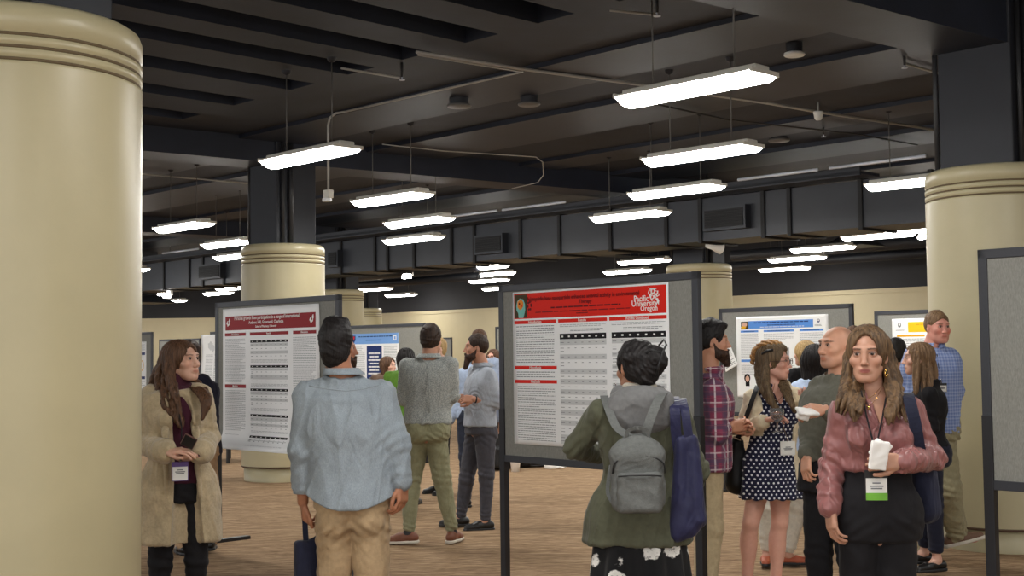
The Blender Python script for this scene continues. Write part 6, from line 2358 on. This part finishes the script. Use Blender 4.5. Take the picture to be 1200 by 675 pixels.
    F = Field(_v((-.09, -.06, -.09)), _v((.09, .06, .09)), .0035)
    F.add(rbox((0, 0, .0), (.036, .008, .056), rotm(.1, .1, .12), .005), .01); F.add(rbox((.008, .012, .022), (.034, .006, .034), rotm(0, .2, .5), .004), .01)
    F.disp(lambda x, y, z: -.004 * wn(x, y, z, 45, 8, 4)); V, Q = F.mesh(); mesh_obj('paper', V, Q, M_WHT, o, True)
    # tote on the left shoulder
    o = empty('tote_bag', tuple(float(t) for t in (P.px(1082, 548, .06) + _v(P.o))), label='dark navy tote hanging from the shoulder of the woman in the pink blouse', cat='bag')
    oo = _v(o.location) - _v(P.o)
    L = lambda a, b, dd: Vector([float(t) for t in (P.px(a, b, dd) - oo)])
    F = Field(_v((-.12, -.12, -.30)), _v((.14, .16, .10)), .005)
    F.add(rcone((-.02, 0, .02), (.005, 0, -.18), .030, .042), .04); F.add(rcone((.02, .01, .0), (.02, 0, -.16), .030, .040), .04)
    F.disp(lambda x, y, z: -.006 * ridge(wn(x, y, z * .4, 26, 18, 4), 2)); V, Q = F.mesh(); mesh_obj('bag_body', V, Q, M_NAVY, o, True)
    m = MB(); m.ribbon([L(1082, 552, -.02), L(1077, 525, -.11), L(1072, 495, -.135), L(1066, 470, -.11), L(1063, 461, -.03), L(1064, 466, .05)], 0.048, .006); m.build('strap', M_NAVY, o)
    m = MB(); m.ribbon([L(1090, 552, .06), L(1084, 520, .10), L(1074, 490, .11), L(1068, 466, .05)], 0.048, .006); m.build('strap', M_NAVY, o)
    return P


# ---- 19 brown haired woman in black
def p_black():
    P = Person('brown haired woman in a black top and navy trousers, facing left behind the pink blouse', 1084, 8.9, 1.60, -78,
               head=(1076, 421, .0), hyaw=-98, female=True, skin=(214, 168, 146), vox=.006,
               joints={'shL': (1089, 462, -.14), 'shR': (1086, 460, .14), 'elL': (1093, 500, -.14), 'wrL': (1078, 522, -.16), 'hpL': (1090, 530, -.05), 'hpR': (1088, 530, .05), 'knL': (1094, 588, -.06), 'knR': (1088, 586, .06), 'anL': (1098, 657, -.06), 'anR': (1083, 648, .10)},
               feet={'L': (-1, -.35), 'R': (-1, -.1)})
    P.body()
    P.pants('trousers', F_('navy_trousers', (28, 30, 46)), .010, ankle=1.45, knee=1.25, vox=.007, zcuff=.10, zwaist=.61)
    P.top('jacket', M_BLACKFAB, .55 * P.H, .020, sleeve=.96, sl_r=(1.15, 1.2, 1.3), fold=.004, neck=.01, seed=91, vox=.007)
    for sd in 'LR': P.shoe(sd, M_SHOEBLK, flat=True)
    F = P.hfield(.2, .34)
    P.hair_cap(F, .012, low=-.05)
    P.locks(F, [(1078, 408, -.03), (1084, 430, -.06), (1086, 452, -.10), (1084, 474, -.12)], [.03, .04, .034, .016], 26, .011, .002, 31)
    P.locks(F, [(1074, 412, -.06), (1074, 440, -.09), (1073, 464, -.12)], [.02, .024, .012], 16, .010, .002, 32)
    P.locks(F, [(1084, 412, .04), (1091, 436, .03), (1091, 468, .0)], [.035, .038, .016], 24, .011, .002, 33)
    P.cut_face(F, (.066, .110, .122), (0, -.112, -.035))
    P.strands(F, .003, 50, .1, 5)
    P.part('hair', F, M_HAIR_LBR)
    return P


# ---- 20 man in blue plaid
def p_bplaid():
    P = Person('tall smiling man in a light blue plaid shirt and khaki trousers beside the right column', 1096, 9.45, 1.86, 8,
               head=(1098.5, 384, .0), hyaw=14, hpitch=4, skin=(214, 150, 132), vox=.005, wide=1.0,
               joints={'shR': (1071, 418, 0), 'shL': (1112, 419, .02), 'elR': (1064, 455, .03), 'elL': (1119, 458, .05), 'wrR': (1074, 484, -.10), 'wrL': (1115, 492, -.02),
                       'hpR': (1084, 502, 0), 'hpL': (1102, 503, .02), 'knR': (1086, 570, .0), 'knL': (1111, 572, -.05), 'anL': (1121, 626, .10), 'anR': (1088, 645, .10)},
               feet={'L': (.85, -.35, .28), 'R': (-.2, -1)})
    P.body(brow=(120, 84, 60), cheek=.8, smile=1.0, jaw=1.06)
    BP = plaid('light_blue_plaid', (134, 152, 198), [(2, .024, .1, .006, (96, 116, 172), .6), (0, .024, .3, .006, (96, 116, 172), .6), (2, .024, .6, .003, (186, 196, 220), .6), (0, .024, .7, .003, (190, 200, 222), .5)])
    P.pants('trousers', F_('khaki_baggy_cotton', (150, 142, 112), fold=.9), .020, ankle=1.9, knee=1.6, vox=.008, fold=.011, zwaist=.57)
    P.top('shirt', BP, .50 * P.H, .022, sleeve=.97, sl_r=(1.3, 1.35, 1.4), fold=.005, neck=.02, seed=95, vox=.0075)
    P.collar(BP, r=1.19, hgt=.03, opening=14)
    for sd in 'LR': P.shoe(sd, plain('taupe_sneaker', srgb(112, 84, 66), .7), M_SOLEW)
    short_hair(P, M_HAIR_LBR, .006, .008, .003, 8, low=-.03, face=(.066, .108, .120), fc=(0, -.115, -.038))
    lanyard(P, [(1098, 415, -.10), (1100, 430, -.14), (1102, 448, -.15)], M_CORDB, (1103, 449), .085, .065, dd=-.165, back=M_DARKPL)
    return P


# ---- simpler people further back, mostly hidden
def far(label, px, D, H, yaw, head, hyaw, female, skin, topm, trm, hair, style='short', topz=.50, vox=.008, hpitch=0, shoes=None, joints=None, skirt=None, beard=None, sock=None, sleeve=.97, grow=.024, collar=None, feet=None, ank=1.3, knee=1.3, zcuff=.055, open_shoe=False):
    P = Person(label, px, D, H, yaw, head=head, hyaw=hyaw, hpitch=hpitch, female=female, skin=skin, vox=vox, joints=joints, feet=feet)
    P.body(sock=sock)
    P.pants('trousers', trm, .012, ankle=ank, knee=knee, vox=.009, zcuff=zcuff)
    P.top('sweater', topm, topz * H, grow, sleeve=sleeve, fold=.004, neck=.01, vox=.009, collar=collar)
    for sd in 'LR': P.shoe(sd, shoes or M_SHOEBLK, flat=open_shoe)
    if style == 'short': short_hair(P, hair, .009, .010, .003, 4)
    elif style == 'bob' or style == 'long':
        F = P.hfield(.2, .40, .006)
        P.hair_cap(F, .016, low=-.05, top=.0)
        z = -.13 if style == 'bob' else -.30
        for sg in (-1, 0, 1):
            F.add(rcone(P.hp(sg * .05, .045 - .02 * abs(sg), .0), P.hc + (P.HR @ _v((sg * .055, .055 - .03 * abs(sg), 0))) + _v((0, 0, z)), .055, .030), .03)
        P.cut_face(F, (.064, .110, .134), (0, -.112, -.045))
        P.strands(F, .003, 46, .15, int(px))
        P.part('hair', F, hair)
    elif style == 'bun':
        F = P.hfield(.2, .14, .006)
        P.hair_cap(F, .012, low=-.045); F.add(ell(P.hp(0, .10, .01), _v((.035, .03, .035)), P.HR), .02)
        P.cut_face(F); F.disp(lambda x, y, z: -.003 * wn(x, y, z, 50, 3, 4), .03)
        P.part('hair', F, hair)
    if beard: beard_part(P, beard, .02)
    return P


FAST = False
P1 = p_coat()
P2, tb = p_blue()
oo = _v(tb.location) - _v(P2.o)
L_ = lambda a, b, dd: Vector([float(t) for t in (P2.px(a, b, dd) - oo)])
F = Field(_v((-.14, -.12, -.34)), _v((.14, .12, .14)), .005)
F.add(rbox((0, 0, -.12), (.066, .035, .15), rotm(.5), .02), .01); F.add(rcone((.02, 0, .02), (.05, .0, .05), .012, .006), .02)
F.disp(lambda x, y, z: -.005 * wn(x, y, z, 20, 8, 4)); V, Q = F.mesh(); mesh_obj('bag_body', V, Q, M_NAVY, tb, True)
for dd in (-.02, .06):
    m = MB(); m.ribbon([L_(357, 600, .02), L_(358, 625, .03), L_(360, 648, .04 + dd)], 0.026, .006); m.build('strap', M_NAVY, tb)
P6 = p_sage()
P7 = p_beard()
P11 = p_olive()
P12 = p_plaid()
P13 = p_dots()
P15 = p_bald()
P16 = p_pink()
P19 = p_black()
P20 = p_bplaid()

M_GREENKNIT = F_('bright_green_knit', (88, 128, 44))
M_BROWNTOP = F_('brown_top', (104, 84, 70))
M_JEANS = F_('dark_jeans', (46, 52, 68))
M_WHITEPANT = F_('white_trousers', (214, 208, 194))
M_TANPANT = F_('tan_trousers', (184, 152, 118))
M_LTBLUE = F_('light_blue_cotton', (176, 192, 218))
M_PALEGREY = F_('pale_grey_cotton', (176, 172, 160))
M_NAVYTOP = F_('navy_sweater', (34, 34, 50))
far('bearded man in a navy top almost hidden behind the man in the pale blue shirt', 402, 9.0, 1.70, 90, (400.5, 410, 0), 88, False, (170, 116, 90), M_NAVYTOP, M_JEANS, M_HAIR_BLK, beard=M_BEARD,
    joints={'shR': (403, 450, -.15), 'shL': (408, 448, .15), 'elR': (405, 490, -.16), 'wrR': (408, 520, -.1)})
far('brown haired woman looking right in front of the navy and blue poster', 450, 16.2, 1.56, 50, (455, 429, 0), 62, True, (216, 172, 150), M_BROWNTOP, M_JEANS, M_HAIR_BRN, 'long', shoes=M_WHT, vox=.007)
far('woman with straight black hair in a bright green top, seen from behind', 473, 13.4, 1.64, 165, (476.5, 421, 0), 160, True, (196, 150, 120), M_GREENKNIT, M_BLACKPANT, M_HAIR_BLK, 'bob', vox=.007)
far('person in a pale blue shirt standing behind the bearded man', 556, 13.2, 1.79, 190, (561, 401, 0), 200, False, (190, 144, 116), M_LTBLUE, M_JEANS, M_HAIR_BRN, vox=.008,
    joints={'shL': (540, 440, 0), 'elL': (541, 470, 0)})
P9 = far('woman with wavy brown hair and glasses at the left edge of the centre board', 577, 17.6, 1.60, -30, (577.5, 419.5, 0), -25, True, (222, 168, 146), M_BLACKFAB, M_BLACKPANT, M_HAIR_BRN, 'long', vox=.007)
for sg in (-1, 1):
    c = P9.hp(sg * .032, -.106, .008)
    P9.tube('glasses_rim', M_DARKPL, [c + P9.HR @ _v((math.cos(t) * .0235, 0, math.sin(t) * .0185)) for t in [2 * PI * i / 14 for i in range(15)]], .003, 5)
far('man in a pale grey top hidden behind the man with folded arms', 515, 14.4, 1.68, -60, (512.5, 409, 0), -55, False, (220, 180, 160), M_PALEGREY, M_BLACKPANT, M_HAIR_BLD, vox=.008)
far('black haired woman in a pale blue top and white trousers behind the polka dot dress', 922, 9.3, 1.61, 172, (955, 423, 0), 165, True, (206, 158, 134), M_LTBLUE, M_WHITEPANT, M_HAIR_BLK, 'long', vox=.006,
    shoes=plain('tan_sandal_leather', srgb(176, 90, 60), .5), open_shoe=True, zcuff=.09, ank=1.6, knee=1.45, feet={'L': (-.3, -1), 'R': (1, -.1)},
    joints={'shL': (935, 455, 0), 'shR': (962, 455, 0), 'elL': (936, 478, .03), 'wrL': (943, 466, .1), 'elR': (966, 490, 0), 'wrR': (960, 520, 0), 'hpL': (908, 536, 0), 'hpR': (928, 536, 0), 'knL': (901, 595, 0), 'knR': (933, 595, 0), 'anL': (899, 648, .03), 'anR': (922, 650, .0)})
far('blonde woman in a black top in front of the blue poster', 944, 11.6, 1.65, 215, (943, 415, 0), 222, True, (222, 176, 150), M_BLACKFAB, M_BLACKPANT, M_HAIR_BLD, 'bob', vox=.007)
far('dark haired person glimpsed between the bald man and the woman in pink', 1001, 9.6, 1.66, -20, (1000, 402, 0), -30, True, (206, 156, 132), M_BLACKFAB, M_BLACKPANT, M_HAIR_BRN, 'short', vox=.008)
far('black haired person glimpsed behind the hair of the woman in pink', 1051, 11.0, 1.61, 160, (1051, 414, 0), 150, False, (196, 150, 126), M_JEANS, M_JEANS, M_HAIR_BLK, 'short', vox=.008)
far('person in a navy sweater and tan trousers hidden behind the woman in the beige coat', 229, 10.25, 1.66, 200, (222, 418, 0), 210, False, (200, 150, 126), M_NAVYTOP, M_TANPANT, M_HAIR_DKB, 'short', vox=.008, topz=.47,
    joints={'shL': (212, 448, 0), 'shR': (238, 447, 0), 'elR': (240, 482, .02), 'wrR': (236, 508, .12), 'hpR': (240, 528, 0), 'hpL': (226, 528, 0), 'knR': (245, 582, 0), 'anR': (247, 633, 0)}, ank=1.7, knee=1.6)

# ------------------------------------------------------------------ things left on the floor
def on_floor(px, py): return atz(px, py, 0.0)


p = on_floor(587, 551)
o = empty('backpack', (p.x, p.y, 0), .3, 'black backpack standing on the carpet behind the bearded man', 'backpack')
F = Field(_v((-.3, -.25, -.02)), _v((.3, .25, .72)), .009)
F.add(rbox((0, 0, .28), (.17, .12, .27), None, .08), .01); F.add(rbox((0, -.12, .18), (.13, .05, .14), None, .04), .02)
F.disp(lambda x, y, z: -.008 * wn(x, y, z, 14, 4, 4)); V, Q = F.mesh(); mesh_obj('bag_body', V, Q, M_BAGBLK, o, True)
m = MB(); m.tube([(-.05, 0, .54), (-.04, 0, .60), (.04, 0, .60), (.05, 0, .54)], .012, 8); m.build('handle', M_BAGBLK, o)
p = on_floor(604, 553)
o = empty('paper_cup', (p.x, p.y, 0), 0, 'white paper cup standing on the carpet under the centre board', 'cup')
MB().lathe([(.001, .0), (.05, .002), (.07, .16), (.073, .165), (.069, .165), (.047, .01), (.001, .01)], n=20).build('cup_wall', M_WHT, o)
MB().lathe([(.050, .05), (.0555, .05), (.063, .11), (.058, .11)], n=20).build('sleeve', M_PAPER, o)
p = on_floor(625, 547)
o = empty('handbag', (p.x, p.y, 0), .4, 'flat black bag lying on the carpet under the centre board', 'bag')
F = Field(_v((-.4, -.25, -.02)), _v((.4, .25, .25)), .009)
F.add(rbox((0, 0, .07), (.22, .12, .07), None, .05), .01); F.disp(lambda x, y, z: -.012 * wn(x, y, z, 12, 4, 4)); V, Q = F.mesh(); mesh_obj('bag_body', V, Q, M_BAGBLK, o, True)
m = MB(); m.tube([(-.1, -.12, .06), (-.12, -.2, .03), (.1, -.22, .03), (.1, -.12, .06)], .01, 6); m.build('strap', M_BAGBLK, o)
p = on_floor(646, 549)
o = empty('baseball_cap', (p.x, p.y, 0), 0, 'white cap lying on the carpet under the centre board', 'cap')
F = Field(_v((-.2, -.2, -.02)), _v((.25, .2, .16)), .007)
F.add(ell((0, 0, .03), (.10, .09, .08)), .01); F.add(ell((.12, 0, .02), (.09, .07, .012)), .02); F.clip_fn(lambda x, y, z: -z); V, Q = F.mesh(); mesh_obj('crown_and_brim', V, Q, M_WHT, o, True)
p = on_floor(505, 538)
o = empty('handbag', (p.x, p.y, 0), .2, 'black handbag on the carpet seen between the sage trouser legs', 'bag')
F = Field(_v((-.3, -.2, -.02)), _v((.3, .2, .5)), .009)
F.add(rbox((0, 0, .19), (.15, .08, .19), None, .05), .01); F.disp(lambda x, y, z: -.01 * wn(x, y, z, 14, 7, 4)); V, Q = F.mesh(); mesh_obj('bag_body', V, Q, M_BAGBLK, o, True)
m = MB(); m.tube([(-.08, 0, .36), (-.06, 0, .46), (.06, 0, .46), (.08, 0, .36)], .01, 8); m.build('handle', M_BAGBLK, o)
# low side table with papers behind the left board
p = on_floor(268, 540)
o = empty('side_table', (p.x, p.y, 0), ANG, 'low black table with papers seen under the left poster board', 'table')
MB().box((-.45, -.3, .42), (.45, .3, .46), bev=.005).build('table_top', M_DARKPL, o)
for sx in (-.4, .4):
    for sy in (-.26, .26): MB().box((sx - .02, sy - .02, 0), (sx + .02, sy + .02, .42)).build('leg', M_DARKPL, o)
o2 = empty('paper_stack', (p.x, p.y, .461), ANG + .2, 'white papers lying on the low black table', 'papers')
MB().box((-.16, -.12, 0), (.16, .12, .02)).build('sheets', M_WHT, o2)
# ------------------------------------------------------------------ render settings
w = bpy.data.worlds.new('world')
scene.world = w
w.use_nodes = True
w.node_tree.nodes['Background'].inputs['Color'].default_value = (.95, .97, 1, 1)
w.node_tree.nodes['Background'].inputs['Strength'].default_value = 1.4
vs_ = scene.view_settings
vs_.view_transform = 'Standard'
vs_.look = 'None'
vs_.gamma = 1
vs_.use_curve_mapping = False
vs_.exposure = 0.42
scene.display_settings.display_device = 'sRGB'
scene.cycles.max_bounces = 6
scene.cycles.use_denoising = True
scene.cycles.sample_clamp_indirect = 6
